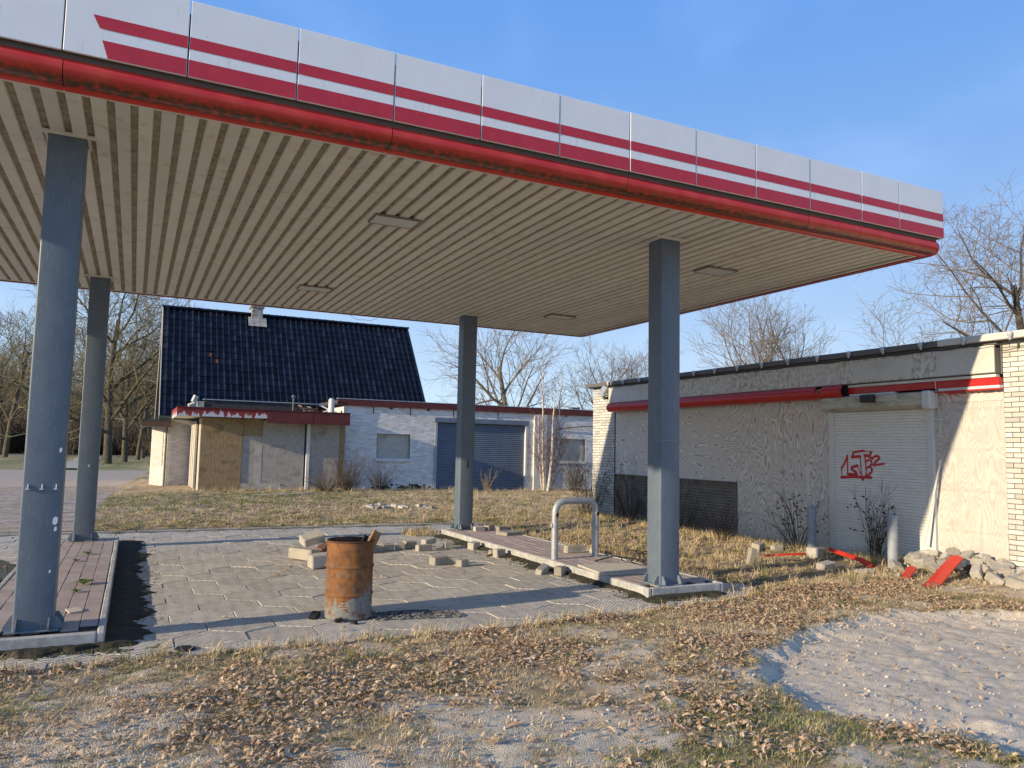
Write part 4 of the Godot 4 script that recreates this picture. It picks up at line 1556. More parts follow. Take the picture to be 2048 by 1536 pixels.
	head.box(Vector3(-0.2, 0.0, 0.0), Vector3(0.16, 0.3, 0.22), turned(Vector3(0.25, 0, -0.5)), 0.03)
	part("housing", head, M.galv, fl)
	var glass := mb()
	glass.box(Vector3(-0.245, -0.075, 0.02), Vector3(0.02, 0.18, 0.18), turned(Vector3(0.25, 0, -1.1)), 0.005)
	part("reflector", glass, M.lens, fl)
	var rust := mb()
	rust.box(Vector3(-0.1, -0.16, 0.0), Vector3(0.2, 0.06, 0.1), turned(Vector3(0, 0, 0.2)), 0.01)
	part("bracket", rust, M.rust_dark, fl)
	# string of bulbs along the roof edge
	var sl := thing("string_of_bulbs", "dark cable with dead glass bulbs strung along the shop roof", "light string", "", Vector3(10.95, 3.44, -12))
	var sat := Transform3D(Basis.IDENTITY, -sl.position)
	var cab := mb()
	var pts := []
	var rad := []
	var zz := -16.7
	var q2 := 0
	var bulb := mb()
	bulb.lathe([Vector2(0.0, -0.01), Vector2(0.018, 0.0), Vector2(0.02, 0.035), Vector2(0.02, 0.035), Vector2(0.032, 0.06), Vector2(0.037, 0.085), Vector2(0.03, 0.112), Vector2(0.0, 0.125)], 10)
	var bm := bulb.mesh()
	while zz < -4.0:
		pts.append(Vector3(10.972, 3.42 + (0.0 if q2 % 4 == 0 else -0.035) + rr(-0.01, 0.01), zz))
		rad.append(0.006)
		if q2 % 4 == 0:
			part("bulb", bm, M.bulb, sl, sat * put_at(Vector3(10.958, 3.43, zz), Vector3(rr(-0.2, 0.2), 0, rr(-0.1, 0.3))))
			block("bulb_socket", sl, sat, Vector3(10.945, 3.39, zz - 0.016), Vector3(10.98, 3.43, zz + 0.016), M.black, 0.004)
		zz += 0.17
		q2 += 1
	cab.tube(pts, rad, 5)
	part("cable", cab, M.cable, sl, sat)

func build_garage():
	var t := thing("garage_building", "white painted brick garage with blue steel roller door and red eaves", "building", "", Vector3(13.0, 0, -31.0))
	var at := Transform3D(Basis.IDENTITY, -t.position)
	var Z := -28.3
	var ux := Vector3.RIGHT
	var nz_ := Vector3.BACK
	var holes := [Rect2(10.6 - 6.95, -1, 4.0, 3.75), Rect2(8.23 - 6.95, 1.31 - 0.0, 1.32, 0.94), Rect2(16.15 - 6.95, 1.31, 1.28, 0.92)]
	for k in holes.size():
		holes[k].position.y += 0.1
	var b := mb(true)
	var m := mb()
	var cols := [Color(0.78, 0.75, 0.7), Color(0.72, 0.69, 0.64), Color(0.82, 0.79, 0.75), Color(0.66, 0.62, 0.56)]
	brick_wall(b, m, Vector3(6.95, -0.1, Z), ux, nz_, 13.0, 3.4, holes, 0.2, 0.053, 0.01, 0.006, cols, 0.003)
	part("brickwork", b, M.brick_any, t, at).set_meta("kind", "stuff")
	part("mortar_bed", m, M.white_paint, t, at)
	# a flaked foot of the wall where dark brick shows
	var fk := mb(true)
	for k in 46:
		var x := 8.0 + rr(0, 2.4)
		fk.col = Color(0.05, 0.04, 0.035) * rr(0.6, 1.3)
		fk.span(Vector3(x, 0.02 + rr(0, 0.28), Z), Vector3(x + rr(0.06, 0.18), 0.09 + rr(0, 0.26), Z + 0.006))
	part("bare_patch", fk, M.brick_any, t, at).set_meta("kind", "stuff")
	block("shell", t, at, Vector3(7.0, -0.1, -36.0), Vector3(19.9, 3.24, Z - 0.25), M.white_paint, 0.0)
	block("jamb", t, at, Vector3(10.5, -0.1, Z - 0.26), Vector3(10.6, 2.84, Z - 0.006), M.white_paint, 0.0)
	# eaves
	block("eaves_board", t, at, Vector3(6.7, 3.24, Z + 0.06), Vector3(20.2, 3.47, Z + 0.1), M.board_dark_red, 0.005)
	block("eaves_soffit", t, at, Vector3(6.72, 3.245, Z - 0.2), Vector3(20.2, 3.265, Z + 0.058), M.board_dark_red, 0.0)
	block("roof", t, at, Vector3(6.7, 3.3, -36.2), Vector3(20.25, 3.44, Z + 0.055), M.felt, 0.0)
	block("roof_trim", t, at, Vector3(6.66, 3.472, Z - 0.1), Vector3(20.25, 3.5, Z + 0.115), M.galv, 0.005)
	for x in [8.05, 9.5, 11.3, 13.25, 14.9]:
		block("hook", t, at, Vector3(x, 2.95, Z), Vector3(x + 0.03, 3.24, Z + 0.03), M.board_dark_red, 0.004)
	for x in [8.7, 10.2, 12.0, 16.4]:
		block("rafter_end", t, at, Vector3(x, 3.17, Z), Vector3(x + 0.1, 3.243, Z + 0.055), M.board_dark_red, 0.004)
	# roller door
	var pr := [Vector2(0, 0), Vector2(0.012, 0.006), Vector2(0.03, 0.03), Vector2(0.03, 0.048), Vector2(0.012, 0.07), Vector2(0, 0.0785)]
	var sl := mb()
	sl.sweep(pr, Vector3.ZERO, Vector3.BACK, Vector3.UP, Vector3(3.96, 0, 0), false)
	var slm := sl.mesh()
	for k in 35:
		part("door_slat", slm, M.door_blue, t, at * Transform3D(Basis.IDENTITY, Vector3(10.62, -0.02 + 0.0785 * k, Z - 0.12)))
	block("door_head", t, at, Vector3(10.52, 2.74, Z - 0.1), Vector3(14.68, 2.93, Z + 0.05), M.door_blue, 0.012)
	block("door_rail", t, at, Vector3(10.56, -0.1, Z - 0.14), Vector3(10.66, 2.74, Z + 0.025), M.steel_post, 0.006)
	block("door_rail", t, at, Vector3(14.54, -0.1, Z - 0.14), Vector3(14.62, 2.74, Z + 0.025), M.white_paint, 0.006)
	block("pilaster", t, at, Vector3(14.9, -0.1, Z), Vector3(15.5, 3.2, Z + 0.1), M.white_paint, 0.01)
	# boarded windows
	for w in [[8.23, 1.31, 1.32, 0.94], [16.15, 1.31, 1.28, 0.92]]:
		var wn := board("window_board", t, at, Vector3(w[0], w[1], Z - 0.1), ux, nz_, w[2], w[3], 0.02, M.ply_light, Vector2(w[0], 0.3))
		block("window_sill", wn, Transform3D.IDENTITY, Vector3(w[0] - 0.06, w[1] - 0.13, Z - 0.09), Vector3(w[0] + w[2] + 0.05, w[1] - 0.005, Z + 0.06), M.white_paint, 0.01)
	# a cable hung between wall and shop
	var cb := mb()
	cb.tube([Vector3(15.95, 2.62, Z + 0.03), Vector3(16.7, 2.72, Z + 0.1), Vector3(17.5, 2.8, Z + 0.12), Vector3(18.4, 2.76, Z + 0.1)], [0.02, 0.02, 0.02, 0.02], 6)
	part("wall_cable", cb, M.rust_dark, t, at)
	block("roof_vent", t, at, Vector3(17.0, 3.5, -29.0), Vector3(17.4, 3.62, -28.7), M.roof_edge, 0.01)

func build_annex():
	var t := thing("boarded_annex", "flat roofed annex boarded up with weathered plywood under peeling red eaves", "building", "", Vector3(4.4, 0, -29.0))
	var at := Transform3D(Basis.IDENTITY, -t.position)
	var Z := -27.9
	var ux := Vector3.RIGHT
	var n := Vector3.BACK
	block("shell", t, at, Vector3(2.06, -0.1, -31.0), Vector3(6.93, 2.62, Z - 0.08), M.felt, 0.0)
	board("plywood_sheet", t, at, Vector3(2.03, -0.05, Z), ux, n, 1.33, 2.66, 0.02, M.ply_brown, Vector2(0, 0))
	board("plywood_sheet", t, at, Vector3(3.37, -0.05, Z - 0.03), ux, n, 0.66, 2.05, 0.02, M.ply_grey, Vector2(1.5, 0.2))
	board("plywood_sheet", t, at, Vector3(3.37, 2.0, Z - 0.034), ux, n, 0.66, 0.62, 0.02, M.ply_brown, Vector2(1.1, 0.9))
	board("plywood_sheet", t, at, Vector3(4.033, -0.05, Z - 0.01), ux, n, 1.44, 2.62, 0.02, M.ply_grey, Vector2(0.4, 0.6))
	board("door_leaf", t, at, Vector3(3.8, 0.3, Z - 0.005), ux, n, 0.23, 1.42, 0.01, M.ply_light, Vector2(0.2, 0.1))
	board("kick_board", t, at, Vector3(3.38, 0.16, Z + 0.015), ux, n, 1.32, 0.22, 0.02, M.ply_light, Vector2(0.2, 0.4))
	board("kick_board", t, at, Vector3(3.42, -0.06, Z + 0.01), ux, n, 1.05, 0.2, 0.02, M.ply_grey, Vector2(0.7, 0.8))
	block("reveal", t, at, Vector3(5.473, -0.05, Z - 0.3), Vector3(5.54, 2.56, Z - 0.075), M.felt, 0.0)
	block("corner_post", t, at, Vector3(5.54, -0.05, Z - 0.06), Vector3(5.66, 2.54, Z + 0.06), M.white_paint, 0.008)
	board("plywood_sheet", t, at, Vector3(5.662, -0.05, Z - 0.0), ux, n, 1.05, 2.58, 0.02, M.ply_grey, Vector2(2.1, 0.1))
	board("plywood_sheet", t, at, Vector3(6.714, -0.05, Z - 0.02), ux, n, 0.22, 2.58, 0.02, M.ply_brown, Vector2(2.6, 0.5))
	# left flank: boards, one of them mossy green
	var zl := Vector3(0, 0, 1)
	board("flank_board", t, at, Vector3(2.01, -0.05, -28.75), zl, Vector3.LEFT, 0.85, 2.62, 0.02, M.ply_light, Vector2(0, 0))
	board("flank_board", t, at, Vector3(1.95, -0.05, -29.0), zl, Vector3.LEFT, 0.2, 2.45, 0.03, M.green_board, Vector2(0, 0))
	for k in 3:
		board("flank_board", t, at, Vector3(1.93 - 0.01 * k, -0.05, -29.75 - 0.7 * k), zl, Vector3.LEFT, 0.69, 2.55, 0.03, M.ply_light, Vector2(k * 0.8, 0.4))
	# roof and eaves
	block("roof", t, at, Vector3(1.24, 2.66, -31.3), Vector3(6.95, 2.86, Z + 0.5), M.felt, 0.0)
	block("eaves_soffit", t, at, Vector3(1.27, 2.635, -31.2), Vector3(6.94, 2.658, Z + 0.49), M.white_paint, 0.0)
	board("eaves_board", t, at, Vector3(1.22, 2.62, Z + 0.53), ux, n, 2.85, 0.29, 0.025, M.board_peel, Vector2(0, 0))
	board("eaves_board", t, at, Vector3(4.075, 2.47, Z + 0.55), ux, n, 1.55, 0.43, 0.03, M.board_dark_red, Vector2(0, 0))
	board("eaves_board", t, at, Vector3(5.63, 2.47, Z + 0.545), ux, n, 1.32, 0.43, 0.03, M.board_dark_red, Vector2(0.6, 0))
	board("eaves_board", t, at, Vector3(1.215, 2.6, -31.2), zl, Vector3.LEFT, 3.78, 0.31, 0.025, M.board_peel, Vector2(0.9, 0))
	block("drip_strip", t, at, Vector3(1.19, 2.9, Z + 0.48), Vector3(6.96, 2.925, Z + 0.57), M.board_dark_red, 0.004)
	# low parapet and the mess on the roof
	block("parapet", t, at, Vector3(2.15, 2.86, -28.9), Vector3(5.35, 3.24, -28.75), M.felt, 0.006)
	block("parapet_cap", t, at, Vector3(2.1, 3.242, -28.95), Vector3(6.3, 3.275, -28.7), M.galv, 0.005)
	block("parapet_end", t, at, Vector3(1.9, 2.86, -28.95), Vector3(2.14, 3.18, -28.72), M.flashing, 0.01)
	for k in 9:
		var d := mb()
		d.box(Vector3(5.5 + rr(0, 1.1), 2.92 + rr(0, 0.16), -28.5 + rr(-0.3, 0.3)), Vector3(rr(0.3, 0.8), 0.03, rr(0.08, 0.2)), turned(Vector3(rr(-0.3, 0.3), rr(-1, 1), rr(-0.5, 0.5))), 0.004)
		part("broken_board", d, [M.ply_brown, M.white_paint, M.rust_dark][k % 3], t, at)
	var pipe := mb()
	pipe.tube([Vector3(5.15, 2.86, -28.6), Vector3(5.15, 3.46, -28.6)], [0.03, 0.03], 8)
	pipe.tube([Vector3(5.15, 3.46, -28.6), Vector3(5.15, 3.5, -28.6), Vector3(5.15, 3.55, -28.6)], [0.075, 0.07, 0.02], 8)
	part("vent_pipe", pipe, M.roof_edge, t, at)
	var horn := mb()
	horn.tube([Vector3(6.45, 2.95, -28.2), Vector3(6.45, 3.42, -28.2), Vector3(6.45, 3.47, -28.2)], [0.11, 0.11, 0.06], 10)
	part("roof_canister", horn, M.white_paint, t, at)
	var fl := mb()
	fl.box(Vector3(1.72, 3.02, -28.3), Vector3(0.25, 0.16, 0.12), turned(Vector3(0.3, 0.4, 0.5)), 0.015)
	fl.box(Vector3(1.8, 3.24, -28.3), Vector3(0.16, 0.24, 0.12), turned(Vector3(0.2, 0.4, -0.3)), 0.015)
	part("roof_lamp", fl, M.panel_clean, t, at)

func tile_mesh(w: float, ln: float) -> MB:
	# a glazed pantile: hollow pan on the left, round roll on the right, thick lower edge
	var m := mb()
	var p := []
	for k in 10:
		var f := k / 9.0
		var y := -0.012 * sin(PI * f / 0.62) if f < 0.62 else 0.055 * sin(PI * (f - 0.62) / 0.38 * 0.92)
		p.append(Vector2(f * w * 1.03, y))
	p.reverse()
	m.sweep(p, Vector3(0, 0.012, 0), Vector3.RIGHT, Vector3.UP, Vector3(0, 0, -ln), true)
	p.reverse()
	for k in 9:
		m.quad_o(Vector3(p[k].x, p[k].y + 0.012, 0), Vector3(p[k + 1].x, p[k + 1].y + 0.012, 0), Vector3(p[k + 1].x, p[k + 1].y - 0.006, 0), Vector3(p[k].x, p[k].y - 0.006, 0), Vector3.BACK)
	return m

func build_house():
	var t := thing("house", "old house with a steep roof of glossy blue black pantiles", "house", "", Vector3(6.0, 0, -34.5))
	var at := Transform3D(Basis.IDENTITY, -t.position)
	var x0 := 0.8
	var x1 := 11.36
	var eave := Vector2(-31.06, 2.72)
	var ridge := Vector2(-34.55, 7.32)
	var back_z := -38.04
	# walls
	block("wall", t, at, Vector3(1.13, -0.1, -37.6), Vector3(11.2, 2.75, -31.42), M.white_paint, 0.0)
	var b := mb(true)
	var m := mb()
	var cols := [Color(0.5, 0.48, 0.46), Color(0.45, 0.43, 0.41), Color(0.55, 0.53, 0.5)]
	brick_wall(b, m, Vector3(1.13, -0.1, -31.4), Vector3.RIGHT, Vector3.BACK, 0.9, 2.75, [], 0.2, 0.053, 0.01, 0.005, cols, 0.003)
	var dg := (Vector3(1.13, 0, -31.4) - Vector3(0.62, 0, -33.1))
	var pale := [Color(0.62, 0.57, 0.48), Color(0.56, 0.5, 0.41), Color(0.66, 0.61, 0.52)]
	brick_wall(b, m, Vector3(0.62, -0.1, -33.1), dg.normalized(), Vector3.UP.cross(dg.normalized()) * -1.0, dg.length(), 2.5, [], 0.2, 0.053, 0.01, 0.005, pale, 0.003)
	part("brickwork", b, M.brick_any, t, at).set_meta("kind", "stuff")
	part("mortar_bed", m, M.white_paint, t, at)
	var sn := Vector3.UP.cross(dg.normalized()) * -1.0
	board("window_board", t, at, Vector3(0.7, 0.85, -32.85) + sn * 0.03, dg.normalized(), sn, 1.1, 1.4, 0.02, M.ply_sunlit, Vector2(0.3, 0.4))
	var dp := mb()
	dp.tube([Vector3(1.08, 0.0, -31.34), Vector3(1.08, 2.3, -31.34)], [0.04, 0.04], 8)
	part("downpipe", dp, M.roof_edge, t, at)
	# gables
	for gx in [1.13, 11.2]:
		var g := mb()
		g.sweep([Vector2(-31.42, 2.6), Vector2(-37.6, 2.6), Vector2(ridge.x, 7.1)], Vector3(gx - 0.1, 0, 0), Vector3.BACK, Vector3.UP, Vector3(0.2, 0, 0), false, true, true)
		part("gable", g, M.white_paint, t, at)
	# low eaves of the wing at the left corner
	block("wing_roof", t, at, Vector3(0.2, 2.5, -33.4), Vector3(1.2, 2.58, -30.95), M.felt, 0.004)
	block("wing_fascia", t, at, Vector3(0.22, 2.3, -30.99), Vector3(1.2, 2.498, -30.955), M.brown_paint, 0.004)
	block("wing_soffit", t, at, Vector3(0.22, 2.33, -33.4), Vector3(1.2, 2.36, -30.992), M.frame_dark, 0.0)
	# roof: tiles over decks
	var sl := (ridge - eave).length()
	var dirv := Vector3(0, ridge.y - eave.y, ridge.x - eave.x).normalized()
	var nrm := Vector3(1, 0, 0).cross(dirv)
	if nrm.y < 0:
		nrm = -nrm
	var deck := mb()
	var e0 := Vector3(x0 + 0.05, eave.y, eave.x) - nrm * 0.03
	var e1 := Vector3(x1 - 0.05, eave.y, eave.x) - nrm * 0.03
	deck.quad_o(e0, e1, e1 + dirv * sl, e0 + dirv * sl, nrm)
	deck.quad_o(Vector3(x0, eave.y, back_z), Vector3(x1, eave.y, back_z), Vector3(x1, ridge.y - 0.02, ridge.x), Vector3(x0, ridge.y - 0.02, ridge.x), Vector3(0, 1, -1))
	part("roof_deck", deck, M.felt, t, at)
	var ncol := 45
	var nrow := 17
	var w := (x1 - x0) / ncol
	var gauge := sl / nrow
	var one := tile_mesh(w, gauge * 1.1)
	var tm := one.mesh()
	var bs := Basis(Vector3.RIGHT, nrm, -dirv)
	var rests := [mb(), mb(), mb()]
	var left := 290
	for c in ncol:
		for r in range(nrow - 1, -1, -1):
			var p := Vector3(x0 + w * c, eave.y, eave.x) + dirv * gauge * r + nrm * (0.012 + rr(-0.002, 0.002))
			if (c == 7 and r == 9) or (c == 8 and r == 8):
				var br := mb()
				br.box(p + dirv * 0.15 + Vector3(0.12, 0, 0), Vector3(0.14, 0.02, 0.2), bs * turned(Vector3(0, rr(-0.4, 0.4), 0.2)), 0.004)
				part("broken_tile", br, M.tile_broken, t, at)
				continue
			var tf := Transform3D(bs * turned(Vector3(-0.055 + rr(-0.006, 0.006), rr(-0.006, 0.006), rr(-0.012, 0.012))), p)
			if left > 0 and (r >= 4 and c < 24):
				part("roof_tile", tm, M.roof_tile[rng.randi() % 3], t, at * tf)
				left -= 1
			else:
				rests[[0, 0, 0, 1, 1, 2][rng.randi() % 6]].add(one, tf)
	for k in 3:
		part("roof_tile_field", rests[k], M.roof_tile[k], t, at).set_meta("kind", "stuff")
	# ridge tiles
	var rg := mb()
	var arc := []
	for k in 9:
		var an := PI * k / 8.0
		arc.append(Vector2(0.13 * cos(an), 0.1 * sin(an)))
	rg.sweep(arc, Vector3.ZERO, Vector3.BACK, Vector3.UP, Vector3(0.35, 0, 0), true)
	rg.sweep(arc.map(func(q): return q * 1.14), Vector3(0.31, -0.004, 0), Vector3.BACK, Vector3.UP, Vector3(0.06, 0, 0), true, false, false)
	var rgm := rg.mesh()
	for k in 30:
		part("ridge_tile", rgm, M.roof_tile[2 if k % 4 == 0 else 0], t, at * Transform3D(turned(Vector3(0, 0, rr(-0.01, 0.01))), Vector3(x0 - 0.04 + k * 0.354, ridge.y - 0.01, ridge.x)))
	# verge boards, gutter
	for gx in [x0 - 0.03, x1 + 0.005]:
		var v := mb()
		v.sweep([Vector2(eave.x + 0.05, eave.y - 0.2), Vector2(eave.x + 0.05, eave.y + 0.0), Vector2(ridge.x, ridge.y + 0.0), Vector2(back_z, eave.y), Vector2(back_z, eave.y - 0.2), Vector2(ridge.x, ridge.y - 0.24)], Vector3(gx, 0, 0), Vector3.BACK, Vector3.UP, Vector3(0.025, 0, 0), false, true, true)
		part("verge_board", v, M.panel_clean, t, at)
	block("eaves_gutter", t, at, Vector3(x0 - 0.05, eave.y - 0.14, eave.x), Vector3(x1 + 0.05, eave.y - 0.01, eave.x + 0.12), plain(0.04, 0.06, 0.05, 0.6), 0.03)
	# chimney
	var ch := block("chimney", t, at, Vector3(4.26, 6.7, -34.95), Vector3(4.72, 7.62, -34.3), M.flashing, 0.01)
	block("chimney_cap", ch, Transform3D.IDENTITY, Vector3(4.2, 7.62, -35.0), Vector3(4.78, 7.7, -34.25), M.flashing, 0.01)
	var fl := mb()
	fl.box(Vector3(4.5, 6.98, -34.2), Vector3(0.75, 0.02, 0.55), bs, 0.004)
	part("flashing", fl, M.flashing, ch)
	var pot := mb()
	pot.tube([Vector3(4.48, 7.7, -34.6), Vector3(4.48, 7.95, -34.6)], [0.09, 0.07], 8)
	part("chimney_pot", pot, M.rubble[2], ch)

# ------------------------------------------------------------------ trees

class Tree3:
	var wood: MB
	var fine: MB
	var rng: RandomNumberGenerator
	var counts: Array
	var spread := 0.75
	var up := 0.12
	var twig_r := 0.009
	var shrink := 0.62
	var start := 0.3

	func grow(p: Vector3, d: Vector3, ln: float, r: float, lvl: int):
		var segs: int = [6, 5, 4, 3, 2][mini(lvl, 4)]
		var sides: int = [9, 6, 4, 3, 3][mini(lvl, 4)]
		var path := [p]
		var radii := [r]
		var last := lvl >= counts.size()
		var r1: float = twig_r * 0.5 if last else maxf(r * (0.45 if lvl == 0 else 0.28), twig_r)
		var dir := d
		for k in segs:
			var wob: float = [0.07, 0.2, 0.26, 0.3, 0.34][mini(lvl, 4)]
			dir = (dir + Vector3(rng.randf_range(-wob, wob), rng.randf_range(-wob, wob) + up, rng.randf_range(-wob, wob))).normalized()
			path.append(path[-1] + dir * ln / segs)
			radii.append(lerpf(r, r1, float(k + 1) / segs))
		var m := wood if lvl <= 1 else fine
		m.tube(path, radii, sides, false)
		if last:
			return
		var n: int = counts[lvl]
		var az := rng.randf() * TAU
		for k in n:
			var f: float = lerpf(start if lvl == 0 else 0.18, 1.0, (k + rng.randf() * 0.7) / n)
			var fi := clampf(f * segs, 0, segs - 0.001)
			var i0 := int(fi)
			var q: Vector3 = path[i0].lerp(path[i0 + 1], fi - i0)
			var along: Vector3 = (path[i0 + 1] - path[i0]).normalized()
			az += 2.4 + rng.randf_range(-0.5, 0.5)
			var side := along.cross(Vector3.RIGHT if absf(along.x) < 0.8 else Vector3.UP).normalized().rotated(along, az)
			var a: float = spread * rng.randf_range(0.75, 1.25) * (1.15 - 0.45 * f if lvl == 0 else 0.9)
			var cd := (along * cos(a) + side * sin(a)).normalized()
			var cl: float = ln * shrink * rng.randf_range(0.75, 1.15) * (1.15 - 0.45 * f)
			var cr: float = maxf(lerpf(r, r1, f) * rng.randf_range(0.45, 0.65), twig_r)
			grow(q, cd, cl, cr, lvl + 1)

func tree_shape(seed_: int, h: float, r: float, counts: Array, opts := {}) -> Tree3:
	var t := Tree3.new()
	t.wood = mb()
	t.fine = mb()
	t.rng = RandomNumberGenerator.new()
	t.rng.seed = seed_
	t.counts = counts
	for k in opts:
		if k != "stems":
			t.set(k, opts[k])
	for s in opts.get("stems", 1):
		var lean := Vector3(t.rng.randf_range(-0.12, 0.12), 1, t.rng.randf_range(-0.12, 0.12))
		if opts.get("stems", 1) > 1:
			lean = Vector3(cos(s * 2.4) * 0.22, 1, sin(s * 2.4) * 0.22)
		t.grow(Vector3(lean.x, 0, lean.z) * 0.3 * (1 if opts.get("stems", 1) > 1 else 0) + Vector3.DOWN * 0.15, lean.normalized(), h, r, 0)
	return t

func plant_tree(s: Tree3, label: String, at: Vector3, turn: float, scale_: float, bark: Material, twig: Material, group: String, called := "bare_tree", wm: Mesh = null, fm: Mesh = null):
	var t := thing(called, label, "tree", group, at, turn)
	t.scale = Vector3.ONE * scale_
	part("trunk", wm if wm else s.wood, bark, t)
	part("crown", fm if fm else s.fine, twig, t)

func build_trees():
	var far_group := "bare winter trees"
	var a := tree_shape(101, 5.6, 0.2, [8, 6, 5, 4], {"spread": 0.85, "up": 0.07, "start": 0.24, "shrink": 0.7, "twig_r": 0.007})
	plant_tree(a, "bare round crowned tree rising behind the garage roof by the back column", Vector3(19.1, 0, -38.8), 0.4, 1.18, M.bark_grey, M.twig, far_group)
	var b := tree_shape(118, 5.4, 0.17, [7, 6, 5, 4], {"spread": 0.8, "up": 0.08, "start": 0.3, "shrink": 0.68, "twig_r": 0.007, "stems": 2})
	plant_tree(b, "bare tree between the garage end and the shop's left pier", Vector3(24.6, 0, -36.5), 1.7, 1.05, M.bark_grey, M.twig, far_group)
	var c := tree_shape(131, 6.4, 0.17, [7, 6, 5, 4], {"spread": 0.78, "up": 0.09, "start": 0.34, "shrink": 0.64, "twig_r": 0.007, "stems": 3})
	plant_tree(c, "many stemmed bare tree behind the middle of the shop roof", Vector3(27.0, 0, -27.2), 0.0, 1.0, M.bark_grey, M.twig, far_group)
	var d := tree_shape(147, 7.8, 0.2, [15, 9, 6, 5], {"spread": 1.0, "up": 0.06, "start": 0.2, "shrink": 0.62, "twig_r": 0.006})
	plant_tree(d, "large bare tree with mossy trunk behind the right end of the shop", Vector3(23.2, 0, -13.4), 2.2, 0.9, M.bark, M.twig, far_group)
	var e := tree_shape(163, 9.5, 0.27, [11, 8, 6, 4], {"spread": 0.92, "up": 0.06, "start": 0.2, "shrink": 0.66, "twig_r": 0.012})
	var ew: Mesh = e.wood.mesh()
	var ef: Mesh = e.fine.mesh()
	plant_tree(e, "largest bare oak on the left, behind the back left column", Vector3(-1.7, 0, -66.0), 0.0, 1.18, M.bark, M.twig_mossy, far_group, "bare_oak", ew, ef)
	var g := tree_shape(171, 9.0, 0.23, [10, 8, 5, 4], {"spread": 0.85, "up": 0.08, "start": 0.28, "shrink": 0.64, "twig_r": 0.012})
	var gw: Mesh = g.wood.mesh()
	var gf: Mesh = g.fine.mesh()
	plant_tree(g, "bare oak at the left edge beyond the brick road", Vector3(-10.8, 0, -86.0), 1.0, 1.15, M.bark, M.twig_mossy, far_group, "bare_oak", gw, gf)
	var spots := [[-0.6, -72, 0.95], [0.4, -80, 0.95], [0.9, -88, 0.9], [1.8, -97, 0.9], [-12.5, -96, 1.0], [-15.5, -112, 1.0], [-7.2, -92, 0.95], [-18.6, -104, 1.05], [-22, -118, 1.0], [-4.5, -110, 0.9], [3.5, -105, 0.8], [-9.4, -116, 0.9]]
	for k in spots.size():
		var s = spots[k]
		var which := k % 2 == 0
		plant_tree(e if which else g, "bare oak in the distant row along the road" if k > 3 else "bare oak in the row standing behind the largest oak", Vector3(s[0], 0, s[1]), k * 1.3, s[2], M.bark, M.twig_mossy, "oaks along the road", "bare_oak", ew if which else gw, ef if which else gf)
	# the wood on the skyline
	var pl := []
	var tn := PackedColorArray()
	var f := tree_shape(191, 9.0, 0.2, [12, 8, 5], {"spread": 0.6, "up": 0.12, "start": 0.25, "shrink": 0.5, "twig_r": 0.03})
	f.wood.add(f.fine)
	for k in 230:
		pl.append(put_at(Vector3(rr(-75, 30), 0, rr(-180, -122)), Vector3(0, rr(0, TAU), 0), rr(0.7, 1.2)))
		tn.append(Color(0.22, 0.175, 0.125) * rr(0.7, 1.2))
	var wood := swarm("far_wood", f.wood, M.paver, self, pl, tn)
	stuff(wood, "brown bare wood along the far horizon", "wood")
	# undergrowth at the foot of the wood
	var bush := twig_bush(901, 1.6, 1.2, 46, 0.02)
	var bp := []
	var bt := PackedColorArray()
	for k in 420:
		bp.append(put_at(Vector3(rr(-60, 12), -0.05, rr(-135, -104)), Vector3(0, rr(0, TAU), 0), rr(1.4, 3.4)))
		bt.append(Color(0.24, 0.175, 0.12) * rr(0.7, 1.2))
	for k in 60:
		bp.append(put_at(Vector3(rr(2.0, 7.0), -0.05, rr(-78, -60)), Vector3(0, rr(0, TAU), 0), rr(0.6, 1.5)))
		bt.append(Color(0.15, 0.105, 0.06) * rr(0.7, 1.2))
	var ug := swarm("undergrowth", bush, M.paver, self, bp, bt)
	stuff(ug, "brown scrub under the far trees", "scrub")
	# young birches at the garage door
	var bi := thing("birch_sapling", "clump of slim pale birch stems growing by the blue garage door", "tree", "", Vector3(15.15, 0, -27.55))
	var br := RandomNumberGenerator.new()
	br.seed = 66
	var stems := mb()
	var twigs := mb()
	for s in 5:
		var top: float = [5.4, 4.4, 5.0, 3.2, 2.6][s]
		var path := []
		var rad := []
		var lean := Vector3([-0.07, 0.03, 0.16, -0.16, 0.22][s], 1, [0.05, 0.1, -0.03, 0.06, 0.08][s])
		var p := Vector3([-0.1, 0.02, 0.1, -0.16, 0.18][s], -0.05, [0.0, 0.06, -0.02, -0.05, 0.03][s])
		for k in 9:
			path.append(p)
			rad.append(lerpf([0.06, 0.07, 0.06, 0.035, 0.035][s], 0.012, k / 8.0))
			p += (lean + Vector3(br.randf_range(-0.06, 0.06), 0, br.randf_range(-0.06, 0.06))) * top / 8.0
			lean = lean.lerp(Vector3(0, 1, 0), 0.14)
		stems.tube(path, rad, 7, false)
		for k in 34:
			var f2 := br.randf_range(0.12, 0.98)
			var fi := f2 * 7.99
			var q: Vector3 = (path[int(fi)] as Vector3).lerp(path[int(fi) + 1], fi - int(fi))
			var an := br.randf() * TAU
			var dd := Vector3(cos(an) * 0.6, 0.9, sin(an) * 0.6).normalized()
			var ln := br.randf_range(0.35, 1.1) * (1.15 - 0.6 * f2)
			var tp := [q]
			for e2 in 3:
				dd = (dd + Vector3(br.randf_range(-0.2, 0.2), br.randf_range(-0.1, 0.2), br.randf_range(-0.2, 0.2))).normalized()
				tp.append(tp[-1] + dd * ln / 3.0)
				for e3 in 2:
					var sd := (dd + Vector3(br.randf_range(-0.8, 0.8), br.randf_range(-0.2, 0.6), br.randf_range(-0.8, 0.8))).normalized()
					twigs.tube([tp[-1], tp[-1] + sd * ln * 0.3], [0.006, 0.003], 3, false)
			twigs.tube(tp, [0.011, 0.009, 0.007, 0.004], 3, false)
